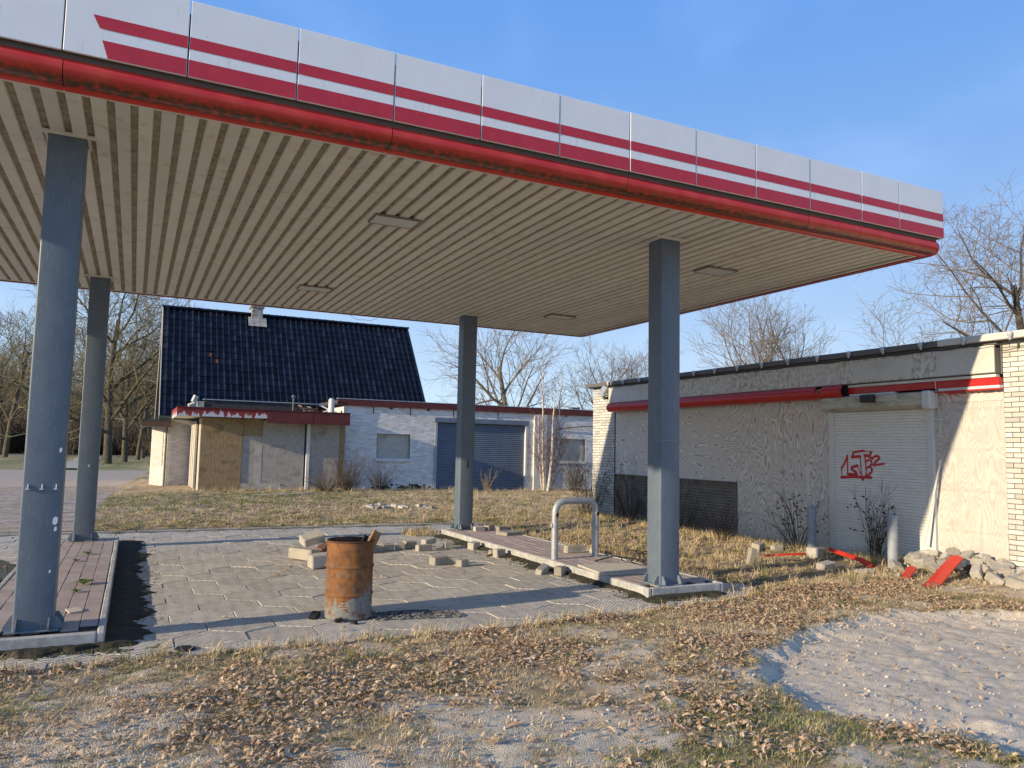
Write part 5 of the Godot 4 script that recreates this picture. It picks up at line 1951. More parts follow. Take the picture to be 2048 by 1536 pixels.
	part("stem", stems, M.birch_bark, bi)
	part("crown", twigs, M.twig_red, bi)

func twig_bush(seed_: int, h: float, w: float, n: int, r := 0.006) -> MB:
	var m := mb()
	var g := RandomNumberGenerator.new()
	g.seed = seed_
	for k in n:
		var an := g.randf() * TAU
		var out := g.randf_range(0.1, 1.0)
		var p := Vector3(cos(an), 0, sin(an)) * w * 0.25 * g.randf()
		var d := Vector3(cos(an) * out * w / h, 1.0, sin(an) * out * w / h).normalized()
		var ln := h * g.randf_range(0.5, 1.1)
		var path := [p]
		var rad := [r]
		for s in 4:
			d = (d + Vector3(g.randf_range(-0.2, 0.2), g.randf_range(-0.15, 0.1), g.randf_range(-0.2, 0.2))).normalized()
			path.append(path[-1] + d * ln / 4.0)
			rad.append(r * (1.0 - 0.2 * s))
			for q in 2:
				var sd := (d + Vector3(g.randf_range(-0.9, 0.9), g.randf_range(-0.3, 0.5), g.randf_range(-0.9, 0.9))).normalized()
				var e: Vector3 = path[-1] + sd * ln * g.randf_range(0.12, 0.3)
				m.tube([path[-1], e], [r * 0.6, r * 0.3], 3, false)
		m.tube(path, rad, 3, false)
	return m

# ------------------------------------------------------------------ oil drum

func build_drum():
	var c := Vector3(2.085, 0.0, -7.985)
	var t := thing("oil_drum", "rusty open steel drum standing on the slabs", "drum", "", c, -0.2)
	var R := 0.237
	var H := 0.78
	var prof := [Vector2(R - 0.006, 0.0), Vector2(R + 0.006, 0.0), Vector2(R + 0.008, 0.012), Vector2(R, 0.024), Vector2(R, 0.024)]
	for y in [0.24, 0.52]:
		prof.append(Vector2(R, y - 0.022))
		prof.append(Vector2(R + 0.006, y - 0.012))
		prof.append(Vector2(R + 0.013, y))
		prof.append(Vector2(R + 0.006, y + 0.012))
		prof.append(Vector2(R, y + 0.022))
	prof.append(Vector2(R, H - 0.016))
	var body := mb()
	body.lathe(prof, 48)
	# v as a share of the height so that the rust map fits once
	for k in body.u.size():
		body.u[k].y = 1.0 - body.v[k].y / H
	part("shell", body, M.drum, t)
	var rim := mb()
	rim.lathe([Vector2(R, H - 0.018), Vector2(R + 0.008, H - 0.014), Vector2(R + 0.01, H - 0.004), Vector2(R + 0.004, H + 0.002), Vector2(R - 0.006, H - 0.002), Vector2(R - 0.008, H - 0.02)], 48)
	part("rim", rim, M.rust_dark, t)
	var inner := mb()
	inner.lathe([Vector2(R - 0.007, 0.05), Vector2(R - 0.007, H - 0.005)], 40, Vector3.ZERO, true)
	part("inside", inner, M.rust_dark, t)
	var bot := mb()
	bot.lathe([Vector2(0.001, 0.06), Vector2(R - 0.008, 0.06)], 40, Vector3.ZERO, true)
	part("bottom", bot, M.char, t)
	# worn print low on the side that faces the entrance
	var font := SystemFont.new()
	font.font_names = PackedStringArray(["Droid Sans"])
	var face := atan2(8.0, -2.1) + 0.18
	for row in [["Nederland", 0.172], ["wordt steeds", 0.148], ["schoner", 0.124]]:
		var word: String = row[0]
		for k in word.length():
			if word[k] == " ":
				continue
			var tm := TextMesh.new()
			tm.text = word[k]
			tm.font = font
			tm.font_size = 16
			tm.pixel_size = 0.0013
			tm.depth = 0.001
			# in the drum's own frame
			var an: float = face - 0.2 - (k - word.length() * 0.5 + 0.5) * 0.0095 / R
			var o := Vector3(cos(an), 0, sin(an))
			var bs := Basis(Vector3.UP.cross(o), Vector3.UP, o)
			part("letter", tm, M.print, t, Transform3D(bs, o * (R + 0.0015) + Vector3.UP * row[1]))
	# what sticks out of it
	var p1 := mb()
	p1.box(Vector3.ZERO, Vector3(0.11, 0.75, 0.028), Basis.IDENTITY, 0.003)
	single("wooden_offcut", p1, M.plank, "brown wooden offcut sticking out of the rusty drum", "board", "", Transform3D(turned(Vector3(0.18, 0.35, -0.42)), c + Vector3(0.11, 0.52, 0.02)))
	var p2 := mb()
	p2.box(Vector3.ZERO, Vector3(0.05, 0.7, 0.02), Basis.IDENTITY, 0.003)
	single("charred_stick", p2, M.char, "narrow charred slat beside the offcut in the drum", "slat", "", Transform3D(turned(Vector3(0.2, 0.2, -0.3)), c + Vector3(0.02, 0.5, 0.06)))
	var p3 := mb()
	p3.box(Vector3.ZERO, Vector3(0.2, 0.4, 0.012), Basis.IDENTITY, 0.003)
	single("burnt_panel", p3, M.rust_dark, "burnt panel leaning inside the open drum", "panel", "", Transform3D(turned(Vector3(-0.45, 0.1, 0.1)), c + Vector3(-0.02, 0.6, -0.09)))
	# fire remains on the slabs beside it
	var ash := mb()
	var g := RandomNumberGenerator.new()
	g.seed = 44
	for k in 260:
		var f := g.randf()
		var p := Vector3(lerpf(2.3, 3.2, f), 0.004, -7.88 + 0.42 * (f * 0.45) + g.randf_range(-0.2, 0.2) * (1.0 - 0.3 * f))
		var s := g.randf_range(0.008, 0.04)
		ash.box(p, Vector3(s * 1.5, s * 0.35, s), turned(Vector3(g.randf_range(-0.3, 0.3), g.randf() * 3.0, g.randf_range(-0.3, 0.3))), s * 0.08)
	var ao := single("fire_ash", ash, M.ash, "black and grey ash spilled on the slabs beside the drum", "ash")
	stuff(ao)
	var soot := mb()
	var ring := []
	for k in 28:
		var an := TAU * k / 28.0
		var r := 1.0 + 0.3 * noise_b.get_noise_2d(cos(an) * 2.0, sin(an) * 2.0) + 0.15 * noise_c.get_noise_2d(cos(an), sin(an))
		ring.append(Vector3(2.62 + cos(an) * 0.4 * r, 0.0055, -7.86 + sin(an) * 0.16 * r))
	for k in 28:
		soot.tri_o(Vector3(2.62, 0.0055, -7.86), ring[k], ring[(k + 1) % 28], Vector3.UP)
	var so := single("soot_patch", soot, M.char, "black scorched patch on the slabs by the drum", "scorch mark")
	stuff(so)
	for k in 3:
		var ch := mb()
		var s: float = [0.05, 0.09, 0.045][k]
		ch.box(Vector3.ZERO, Vector3(s * 1.6, s * 0.6, s), turned(Vector3(0.1, k * 1.1, 0.15)), s * 0.12)
		single("charred_lump", ch, M.char, ["black lump lying by the drum's left foot", "flat charred scrap left of the drum", "small charred bit in front of the drum"][k], "charcoal", "", put_at([Vector3(1.93, 0.02, -7.74), Vector3(1.75, 0.02, -8.02), Vector3(2.05, 0.014, -7.62)][k]))

# ------------------------------------------------------------------ yard furniture

func pipe_bend(m: MB, pts: Array, r: float, bend: float, sides := 14):
	# a tube through corner points with rounded bends
	var path := [pts[0]]
	for k in range(1, pts.size() - 1):
		var a: Vector3 = (pts[k - 1] - pts[k]).normalized()
		var b: Vector3 = (pts[k + 1] - pts[k]).normalized()
		for s in 7:
			var f := s / 6.0
			var p: Vector3 = pts[k] + a * bend * (1.0 - f) * (1.0 - f) + b * bend * f * f
			path.append(p)
	path.append(pts[-1])
	var rad := []
	for k in path.size():
		rad.append(r)
	m.tube(path, rad, sides)

func build_yard_things():
	# crash hoop on the right island
	var t := thing("crash_hoop", "galvanised steel pipe hoop standing on the right pump island", "crash barrier", "", Vector3(6.15, 0.12, -10.23))
	var m := mb()
	pipe_bend(m, [Vector3(-0.385, -0.02, 0.04), Vector3(-0.385, 0.86, 0.04), Vector3(0.385, 0.86, -0.04), Vector3(0.385, -0.02, -0.04)], 0.052, 0.2)
	part("hoop", m, M.galv, t)
	for s in [-1, 1]:
		var st := mb()
		st.tube([Vector3(s * 0.385, 0.66, -s * 0.04), Vector3(s * 0.385 + 0.0, 0.66, -s * 0.04 + 0.075)], [0.034, 0.034], 12, false)
		part("socket", st, M.galv, t)
		var hole := mb()
		hole.tube([Vector3(s * 0.385, 0.66, -s * 0.04 + 0.05), Vector3(s * 0.385, 0.66, -s * 0.04 + 0.068)], [0.032, 0.032], 12)
		part("socket_shade_disc", hole, M.rust_dark, t)  # dark disc standing in for the shade inside the hollow socket
		var ear := mb()
		ear.box(Vector3(s * 0.385 - 0.06, 0.5, -s * 0.04), Vector3(0.03, 0.07, 0.05), Basis.IDENTITY, 0.008)
		part("lug", ear, M.galv, t)
	# plastic grid mat
	var gm := thing("grid_mat", "pale plastic grid mat lying on the right island by the column", "mat", "", Vector3(6.1, 0.122, -9.0), -0.12)
	var gr := mb()
	for k in 17:
		gr.span(Vector3(-0.42 + k * 0.051, 0, -0.42), Vector3(-0.42 + k * 0.051 + 0.016, 0.022, 0.42))
	for k in 17:
		gr.span(Vector3(-0.417, 0.0015, -0.42 + k * 0.051), Vector3(0.41, 0.0235, -0.42 + k * 0.051 + 0.016))
	part("lattice", gr, M.grate, gm)
	# tangle of cable
	var cb := mb()
	var g := RandomNumberGenerator.new()
	g.seed = 9
	for k in 6:
		var pts := []
		var rad := []
		var c := Vector3(6.85 + g.randf_range(-0.2, 0.15), 0.1, -9.45 + g.randf_range(-0.3, 0.3))
		var tilt := turned(Vector3(g.randf_range(0.5, 1.3), g.randf() * 3.0, g.randf_range(-0.5, 0.5)))
		var r := g.randf_range(0.12, 0.2)
		for s in 19:
			var an := TAU * s / 18.0 * 0.85
			pts.append(c + Vector3(0, r * 0.6, 0) + tilt * Vector3(cos(an) * r, 0, sin(an) * r * 0.8))
			rad.append(0.009)
		cb.tube(pts, rad, 6)
	cb.tube([Vector3(6.2, 0.13, -9.75), Vector3(6.5, 0.2, -9.7), Vector3(6.8, 0.16, -9.5), Vector3(7.0, 0.14, -9.3)], [0.012, 0.012, 0.012, 0.012], 6)
	cb.tube([Vector3(6.3, 0.13, -9.4), Vector3(6.6, 0.13, -9.45), Vector3(6.9, 0.1, -9.2)], [0.01, 0.01, 0.01], 6)
	single("cable_tangle", cb, M.cable, "tangle of black cable beside the grid mat on the island", "cable")
	# bollards before the shutter
	for s in [[10.72, -9.85, "plain steel bollard before the left edge of the roller shutter"], [10.55, -8.12, "plain steel bollard before the right edge of the roller shutter"]]:
		var b := mb()
		b.lathe([Vector2(0.075, -0.1), Vector2(0.075, 0.8), Vector2(0.073, 0.83), Vector2(0.06, 0.855), Vector2(0.03, 0.868), Vector2(0.001, 0.87)], 20)
		single("bollard", b, M.steel_post, s[2], "bollard", "bollards before the shop", put_at(Vector3(s[0], 0, s[1])))
	# slim posts added out of view on the left to cast shadow stripes
	for s in [[-8.5, -18.3, "nearest of four unseen posts added to cast shadow stripes"], [-9.0, -20.6, "second of four unseen posts added to cast shadow stripes"], [-9.5, -23.6, "third of four unseen posts added to cast shadow stripes"], [-10.5, -27.5, "farthest of four unseen posts added to cast shadow stripes"]]:
		var ps := mb()
		ps.lathe([Vector2(0.09, -0.2), Vector2(0.08, 0.9), Vector2(0.06, 0.95), Vector2(0.05, 4.6), Vector2(0.001, 4.62)], 12)
		single("steel_post", ps, M.steel_post, s[2], "post", "posts added to cast shadows", put_at(Vector3(s[0], 0, s[1])))
	# puddle left of the island
	var pd := mb()
	var ring := []
	for k in 24:
		var an := TAU * k / 24.0
		var r := 1.0 + 0.4 * noise_b.get_noise_2d(cos(an), sin(an))
		ring.append(Vector3(-1.75 + cos(an) * 0.4 * r, 0.012, -12.0 + sin(an) * 1.3 * r))
	for k in 24:
		pd.tri_o(Vector3(-1.75, 0.012, -12.0), ring[k], ring[(k + 1) % 24], Vector3.UP)
	structure("puddle", pd, M.water)
	# a flat drain cap on the slabs
	var cap := mb()
	cap.lathe([Vector2(0.001, 0.016), Vector2(0.07, 0.014), Vector2(0.085, 0.008), Vector2(0.088, 0.0)], 9)
	single("rubber_scrap", cap, M.char, "flat dark scrap lying on the front slabs left of the drum", "scrap", "", put_at(Vector3(0.49, 0.0, -7.21), Vector3(0.03, 0.4, 0)))
	# split leaves of plywood on the left island
	var sq := mb()
	sq.box(Vector3.ZERO, Vector3(0.12, 0.012, 0.16), Basis.IDENTITY, 0.002)
	single("tile_fragment", sq, M.ply_light, "square tile fragment lying by the front left column", "fragment", "", put_at(Vector3(-0.42, 0.128, -8.55), Vector3(0.05, 0.3, 0.04)))
	# red plastic strips torn from the shop
	var strips := [
		[[Vector3(9.3, 0.1, -9.5), Vector3(9.6, 0.12, -9.4), Vector3(9.95, 0.13, -9.28)], 0.035, "thin red plastic strip in the weeds left of the bollards"],
		[[Vector3(10.42, 0.2, -9.2), Vector3(10.35, 0.16, -8.8), Vector3(10.25, 0.14, -8.45), Vector3(10.2, 0.06, -8.2)], 0.075, "crumpled red plastic strip lying below the shutter between the bollards"],
		[[Vector3(9.7, 0.02, -7.3), Vector3(9.95, 0.1, -7.42), Vector3(10.15, 0.16, -7.5)], 0.06, "small red plastic shard in front of the rubble heap"],
		[[Vector3(9.35, 0.03, -6.72), Vector3(9.7, 0.06, -6.86), Vector3(10.15, 0.2, -7.0), Vector3(10.55, 0.34, -7.1)], 0.09, "longest red plastic strip, leaning on the rubble by the right pier"]]
	for s in strips:
		var r := mb()
		var pts: Array = s[0]
		for k in pts.size() - 1:
			var a: Vector3 = pts[k]
			var b: Vector3 = pts[k + 1]
			var d := (b - a).normalized()
			var w: Vector3 = d.cross(Vector3.UP).normalized() * s[1]
			var up := Vector3.UP * 0.018
			var bulge: Vector3 = Vector3.UP * s[1] * 0.35
			for q in [[-1.0, 0.0], [0.0, 1.0]]:
				var ha: Vector3 = bulge * (1.0 if q[0] == 0.0 else 0.0)
				var hb: Vector3 = bulge * (1.0 if q[1] == 0.0 else 0.0)
				var ta := 0.45 if k == 0 else 1.0
				r.quad_o(a + w * q[0] * ta + ha + up, b + w * q[0] + ha + up, b + w * q[1] + hb + up, a + w * q[1] * ta + hb + up, Vector3.UP)
				r.quad_o(a + w * q[0] * ta + ha, b + w * q[0] + ha, b + w * q[1] + hb, a + w * q[1] * ta + hb, Vector3.DOWN)
			r.quad_o(a - w, b - w, b - w + up, a - w + up, -w)
			r.quad_o(a + w, b + w, b + w + up, a + w + up, w)
		single("red_plastic_strip", r, M.red_bright, s[2], "plastic strip", "red strips on the ground")

# ------------------------------------------------------------------ loose bricks and rubble

func chunk(seed_: int, s: Vector3, ragged: float, ch := 0.09) -> MB:
	# a brick or a broken piece of one: a chamfered block with knocked corners
	var m := mb()
	m.box(Vector3.ZERO, s, Basis.IDENTITY, minf(s.x, minf(s.y, s.z)) * ch)
	var n := FastNoiseLite.new()
	n.seed = seed_
	n.frequency = 9.0
	for k in m.v.size():
		var p := m.v[k]
		m.v[k] = p + Vector3(n.get_noise_3dv(p), n.get_noise_3dv(p + Vector3(5, 0, 0)), n.get_noise_3dv(p + Vector3(0, 7, 0))) * ragged
	for k in m.i.size() / 3:
		var a := m.v[m.i[k * 3]]
		var nn := (m.v[m.i[k * 3 + 2]] - a).cross(m.v[m.i[k * 3 + 1]] - a).normalized()
		for q in 3:
			m.n[m.i[k * 3 + q]] = nn
	return m

func build_rubble():
	# x, z, turn, size, material, y, label
	var K := Vector3(0.2, 0.085, 0.1)
	var heap := "pale paver in the loose heap behind the drum"
	var list := [
		[2.42, -12.0, 0.5, Vector3(0.22, 0.2, 0.62), 0, 0.1, "long kerb block at the left of the heap behind the drum", 0.0],
		[2.46, -11.2, 0.25, Vector3(0.3, 0.22, 0.2), 3, 0.11, "upright pale block standing nearest, left of the drum", 0.1],
		[2.72, -12.1, 0.8, Vector3(0.28, 0.1, 0.14), 2, 0.16, "red brick lying on the heap left of the drum", 0.3],
		[2.95, -11.9, -0.3, Vector3(0.24, 0.1, 0.12), 2, 0.06, "red brick half hidden behind the drum's left side", 0.0],
		[2.66, -12.6, 0.3, Vector3(0.42, 0.16, 0.25), 3, 0.26, "angular pale slab piece topping the heap left of the drum", 0.35],
		[2.85, -12.4, 1.0, Vector3(0.4, 0.15, 0.3), 3, 0.12, heap, 0.1],
		[3.15, -12.8, 0.2, Vector3(0.35, 0.14, 0.28), 0, 0.07, heap, 0.0],
		[3.1, -12.5, 0.9, Vector3(0.3, 0.14, 0.2), 3, 0.2, heap, 0.25],
		[3.5, -12.9, 0.4, Vector3(0.3, 0.16, 0.2), 1, 0.08, heap, 0.0],
		[3.75, -12.65, 0.1, Vector3(0.2, 0.1, 0.2), 1, 0.05, "dark cobble just right of the drum's rim", 0.0],
		[3.96, -12.75, 0.3, Vector3(0.22, 0.1, 0.12), 0, 0.05, "brick in the row right of the drum, first of the pair", 0.0],
		[4.2, -12.8, -0.2, Vector3(0.16, 0.12, 0.14), 1, 0.06, "brick in the row right of the drum, second of the pair", 0.0],
		[4.52, -12.5, 0.15, Vector3(0.26, 0.11, 0.13), 0, 0.055, "bottom paver of the little stack right of the drum", 0.0],
		[4.7, -12.75, 0.5, Vector3(0.28, 0.1, 0.12), 3, 0.13, "paver lying across the little stack right of the drum", 0.12],
		[4.42, -12.95, 0.2, Vector3(0.22, 0.12, 0.14), 0, 0.06, "paver behind the little stack right of the drum", 0.0],
		[5.05, -12.7, -0.1, Vector3(0.16, 0.12, 0.13), 1, 0.06, "single brick standing right of the little stack", 0.0],
		[4.22, -11.0, 0.35, Vector3(0.26, 0.12, 0.14), 1, 0.06, "largest of three pavers lying in mid apron", 0.0],
		[4.46, -11.0, -0.2, Vector3(0.2, 0.09, 0.1), 0, 0.045, "middle one of three pavers lying in mid apron", 0.0],
		[4.5, -10.75, 0.6, Vector3(0.2, 0.1, 0.12), 0, 0.05, "rightmost of three pavers lying in mid apron", 0.0],
		[5.45, -12.5, 0.5, Vector3(0.2, 0.12, 0.14), 3, 0.06, "brick leaning on the kerb, farthest along the right island", 0.1],
		[5.48, -11.75, 0.3, Vector3(0.16, 0.08, 0.1), 1, 0.04, "half brick lying against the right island's kerb", 0.0],
		[5.44, -11.45, 0.2, Vector3(0.18, 0.13, 0.12), 0, 0.065, "upright brick against the right island's kerb", 0.0],
		[5.32, -9.75, 0.75, Vector3(0.3, 0.1, 0.1), 3, 0.05, "slanted stone at the kerb foot left of the crash hoop", 0.25],
		[5.5, -9.55, 0.7, Vector3(0.2, 0.12, 0.12), 1, 0.06, "second stone at the kerb foot below the crash hoop", 0.0],
		[6.25, -14.1, 0.1, Vector3(0.22, 0.09, 0.12), 3, 0.165, "leftmost brick at the foot of the back right column", 0.0],
		[6.5, -14.15, 0.5, Vector3(0.2, 0.11, 0.12), 0, 0.175, "second brick from the foot of the back right column", 0.0],
		[6.68, -13.95, 0.2, Vector3(0.22, 0.1, 0.11), 1, 0.17, "third brick from the foot of the back right column", 0.0],
		[6.55, -13.35, 0.3, Vector3(0.4, 0.07, 0.3), 1, 0.155, "flat stone on the right island nearest the back column", 0.04],
		[6.45, -10.75, 0.0, Vector3(0.34, 0.12, 0.13), 0, 0.18, "rounded pale stone lying under the crash hoop", 0.0],
		[6.75, -10.65, 0.6, Vector3(0.14, 0.09, 0.1), 3, 0.165, "small shard under the crash hoop beside the pale stone", 0.3],
		[8.9, -9.4, 1.3, Vector3(0.1, 0.3, 0.1), 1, 0.12, "short grey stub standing left of the thin red strip", 0.2],
		[10.35, -9.45, 0.3, Vector3(0.22, 0.2, 0.2), 3, 0.12, "grey concrete block at the left end of the crumpled red strip", 0.0],
		[9.6, -8.55, 0.2, Vector3(0.3, 0.12, 0.16), 3, 0.07, "pale concrete lump in the grass before the bollards", 0.1],
		[9.75, -8.0, -0.3, Vector3(0.22, 0.09, 0.14), 3, 0.05, "white stone lying in the grass left of the right bollard", 0.1],
		[10.1, -10.5, 0.4, Vector3(0.24, 0.16, 0.16), 0, 0.1, "pale broken brick in the weeds left of the left bollard", 0.2],
		[10.4, -10.35, -0.2, Vector3(0.2, 0.13, 0.14), 0, 0.08, "second broken brick in the weeds by the left bollard", 0.0]]
	for k in list.size():
		var b = list[k]
		var m := chunk(300 + k, b[3] * (0.85 if k < 9 else 1.0), 0.012)
		single("loose_brick", m, M.rubble[b[4]], b[6], "brick", "loose bricks on the forecourt", Transform3D(turned(Vector3(b[7], b[2], b[7] * 0.7)), Vector3(b[0], b[5] - 0.006, b[1])))
	# the heap against the shop wall
	var g := RandomNumberGenerator.new()
	g.seed = 81
	for k in 46:
		var f := g.randf()
		var z := lerpf(-8.05, -6.1, f)
		var x := 11.08 - g.randf() * g.randf() * 1.15
		var up: float = maxf(0.0, 0.3 - (11.1 - x) * 0.34) * (0.6 + 0.5 * sin(f * 5.0)) * g.randf_range(0.35, 1.0)
		var s := Vector3(g.randf_range(0.14, 0.3), g.randf_range(0.07, 0.13), g.randf_range(0.1, 0.18))
		x = minf(x, 11.17 - s.x * 0.62)
		var m := chunk(500 + k, s, 0.02)
		single("rubble_brick", m, M.rubble[[0, 1, 3, 0][g.randi() % 4]], "broken brick in the rubble heap against the shop wall", "brick", "rubble heap by the right pier", Transform3D(turned(Vector3(g.randf_range(-0.5, 0.5), g.randf() * TAU, g.randf_range(-0.5, 0.5))), Vector3(x, ground_y(x, z) + s.y * 0.42 + up, z)))
	# crumbs of mortar and brick round the heap
	var cr := []
	var ct := PackedColorArray()
	for k in 420:
		var z := g.randf_range(-8.3, -6.0)
		var x := 11.1 - absf(g.randfn(0.0, 0.55))
		if x < 9.3:
			continue
		cr.append(Transform3D(turned(Vector3(g.randf() * 3.0, g.randf() * 6.0, g.randf() * 3.0)).scaled(Vector3.ONE * (0.012 + 0.05 * pow(g.randf(), 2.5))), Vector3(x, ground_y(x, z) + 0.015 + maxf(0.0, 0.2 - (11.1 - x) * 0.3) * g.randf(), z)))
		ct.append(Color(0.45, 0.4, 0.32) * g.randf_range(0.6, 1.15))
	var co := swarm("rubble_crumbs", chunk(88, Vector3(1.0, 0.6, 0.8), 0.2, 0.2), M.clod, self, cr, ct)
	stuff(co, "small crumbs of mortar and brick round the rubble heap", "rubble")
	# low spoil heap in the back grass
	for k in 16:
		var s := Vector3(g.randf_range(0.12, 0.4), g.randf_range(0.05, 0.1), g.randf_range(0.1, 0.3))
		var x := g.randf_range(5.9, 7.6)
		var z := g.randf_range(-21.6, -20.6)
		single("spoil_lump", chunk(700 + k, s, 0.03), M.rubble[3 if k % 3 else 1], "pale lump in the low spoil heap on the back lawn", "rubble", "spoil heap on the back lawn", Transform3D(turned(Vector3(0.2, g.randf() * TAU, 0.1)), Vector3(x, ground_y(x, z) + s.y * 0.3, z)))
	# boards dropped before the annex
	for b in [[4.2, -25.6, 1.4, 0.1, "long pale board lying in the grass before the annex"], [5.1, -25.9, 0.9, 0.5, "short board lying in the grass before the annex"]]:
		var m := mb()
		m.box(Vector3.ZERO, Vector3(b[2], 0.03, 0.16), Basis.IDENTITY, 0.004)
		single("dropped_board", m, M.ply_light, b[4], "board", "", put_at(Vector3(b[0], ground_y(b[0], b[1]) + 0.03, b[1]), Vector3(0.02, b[3], 0.02)))

# ------------------------------------------------------------------ weeds, shrubs

func build_plants():
	var shrubs := [
		[6.9, -27.1, 1.35, 1.0, 60, "dead_stem", "brown twiggy shrub against the annex's right hand boards"],
		[8.2, -27.5, 1.0, 0.8, 40, "dead_stem", "brown twiggy shrub under the garage's left window"],
		[6.0, -26.6, 0.8, 0.9, 44, "dead_stem", "low twiggy shrub before the white post of the annex"],
		[12.6, -27.8, 0.9, 0.4, 16, "straw_stem", "thin dry weed before the blue garage door"],
		[16.4, -27.3, 1.7, 1.1, 60, "dead_stem", "twiggy shrub under the garage's right window"],
		[10.8, -17.3, 1.5, 0.9, 40, "dead_stem", "dark bare shrub at the foot of the shop's left pier"],
		[10.85, -15.6, 1.35, 0.8, 40, "dead_stem", "dark bare shrub against the dark brick parapet"],
		[10.9, -13.6, 0.9, 0.7, 34, "dead_stem", "low bare shrub where parapet meets plywood"],
		[10.75, -10.2, 1.0, 0.7, 20, "dead_stem", "bare weed clump beside the left bollard"],
		[10.95, -8.75, 1.05, 0.35, 26, "dead_stem", "dark upright weed growing before the middle of the shutter"],
		[10.6, -12.0, 0.7, 0.6, 26, "dead_stem", "low bare weed before the plywood doors"]]
	for k in shrubs.size():
		var s = shrubs[k]
		var t := thing("dry_shrub" if s[2] > 0.95 else "dry_weed", s[6], "shrub", "", Vector3(s[0], ground_y(s[0], s[1]) - 0.02, s[1]))
		var b := twig_bush(1000 + k, s[2], s[3], s[4], 0.006 if s[1] > -20 else 0.008)
		part("stems", b, M[s[5]], t)
		if k == 9 or k == 8:
			var seeds := mb(false)
			var g := RandomNumberGenerator.new()
			g.seed = 40 + k
			for q in 60:
				var p := Vector3(g.randf_range(-0.4, 0.4), g.randf_range(0.35, 1.0), g.randf_range(-0.4, 0.4)) * Vector3(0.8, s[2], 0.8)
				seeds.box(p, Vector3(0.03, 0.012, 0.03), turned(Vector3(g.randf(), g.randf() * 3, g.randf())))
			part("seed_heads", seeds, M.dead_stem, t)
	# rosettes of green weed on the left island and by its kerb
	var leaf := mb()
	for k in 22:
		var an := k * 2.4
		var ln := 0.05 + 0.05 * fposmod(k * 0.37, 1.0)
		var d := Vector3(cos(an), 0, sin(an))
		var s := d.cross(Vector3.UP) * 0.012
		var mid := d * ln * 0.6 + Vector3.UP * 0.035
		var tip := d * ln + Vector3.UP * 0.02
		leaf.quad_o(-s * 0.4, mid - s, mid + s, s * 0.4, Vector3.UP)
		leaf.tri_o(mid - s, tip, mid + s, Vector3.UP)
	var lm := leaf.mesh()
	var green := plain(0.09, 0.13, 0.03, 0.8)
	var rs := [[-0.42, 0.118, -10.1, 1.5, "largest green weed rosette on the left island"], [-0.5, 0.118, -12.7, 1.0, "yellow green weed tuft far along the left island"], [-0.46, 0.118, -9.6, 0.8, "small weed tuft in the joints of the left island"], [-0.6, 0.118, -12.0, 0.8, "brown weed tuft in the middle of the left island"], [0.0, -0.02, -12.4, 1.1, "weed rosette growing at the left island's kerb"], [0.42, 0.0, -6.95, 1.0, "green tuft in the slab joint at the front edge"]]
	for r in rs:
		single("weed_rosette", lm, green, r[4], "weed", "", put_at(Vector3(r[0], r[1], r[2]), Vector3(0, r[3] * 3, 0), r[3]))

# ------------------------------------------------------------------ grass, leaves, clods

func grass_tuft(seed_: int, n: int, h: float, lie: float) -> MB:
	var m := mb()
	var g := RandomNumberGenerator.new()
	g.seed = seed_
	for k in n:
		var an := g.randf() * TAU
		var p := Vector3(g.randf_range(-0.05, 0.05), 0, g.randf_range(-0.05, 0.05))
		var d := Vector3(cos(an), 0, sin(an))
		var ln := h * g.randf_range(0.5, 1.2)
		var f := g.randf_range(lie * 0.4, lie)
		var w := d.cross(Vector3.UP) * g.randf_range(0.0016, 0.0034)
		var a := p + d * ln * f * 0.4 + Vector3.UP * ln * (1.0 - f * 0.6) * 0.55
		var b := p + d * ln * (0.35 + f * 0.75) + Vector3.UP * ln * maxf(0.08, (1.0 - f) * 0.95)
		var k0 := m.v.size()
		var nn := w.cross(a - p).normalized()
		m.put(p - w, nn, Vector2.ZERO)
		m.put(p + w, nn, Vector2.ZERO)
		m.put(a + w * 0.8, nn, Vector2.ZERO)
		m.put(a - w * 0.8, nn, Vector2.ZERO)
		m.put(b, w.cross(b - a).normalized(), Vector2.ZERO)
		m.i.append_array(PackedInt32Array([k0, k0 + 2, k0 + 1, k0, k0 + 3, k0 + 2, k0 + 3, k0 + 4, k0 + 2]))
	return m

func oak_leaf(curl: float) -> MB:
	# lobed outline, folded along the midrib and curled at the tip
	var m := mb()
	var half := [0.004, 0.012, 0.008, 0.019, 0.011, 0.024, 0.014, 0.02, 0.003]
	var n := half.size()
	for k in n - 1:
		var pts := []
		for e in [k, k + 1]:
			var f := float(e) / (n - 1)
			var z := -0.045 + 0.09 * f
			var y := curl * 0.03 * sin(f * PI) + curl * 0.012 * f * f
			for s in [-1.0, 0.0, 1.0]:
				pts.append(Vector3(half[e] * s, y + absf(s) * half[e] * 0.5 * curl, z))
		m.quad_o(pts[0], pts[1], pts[4], pts[3], Vector3.UP)
		m.quad_o(pts[1], pts[2], pts[5], pts[4], Vector3.UP)
	return m

func on_hard(x: float, z: float) -> bool:
	if z > -16.72 and z < pad_front(x) - 0.02 and x > -5.6 and x < 7.0:
		return true
	if z <= -16.8 and x < pave_edge(z) - 0.05:
		return true
	if x > 11.05 and z > -17.9 and z < -3.0:
		return true
	if z < -27.9 and x > 1.0 and x < 20 and z > -38:
		return true
	return false

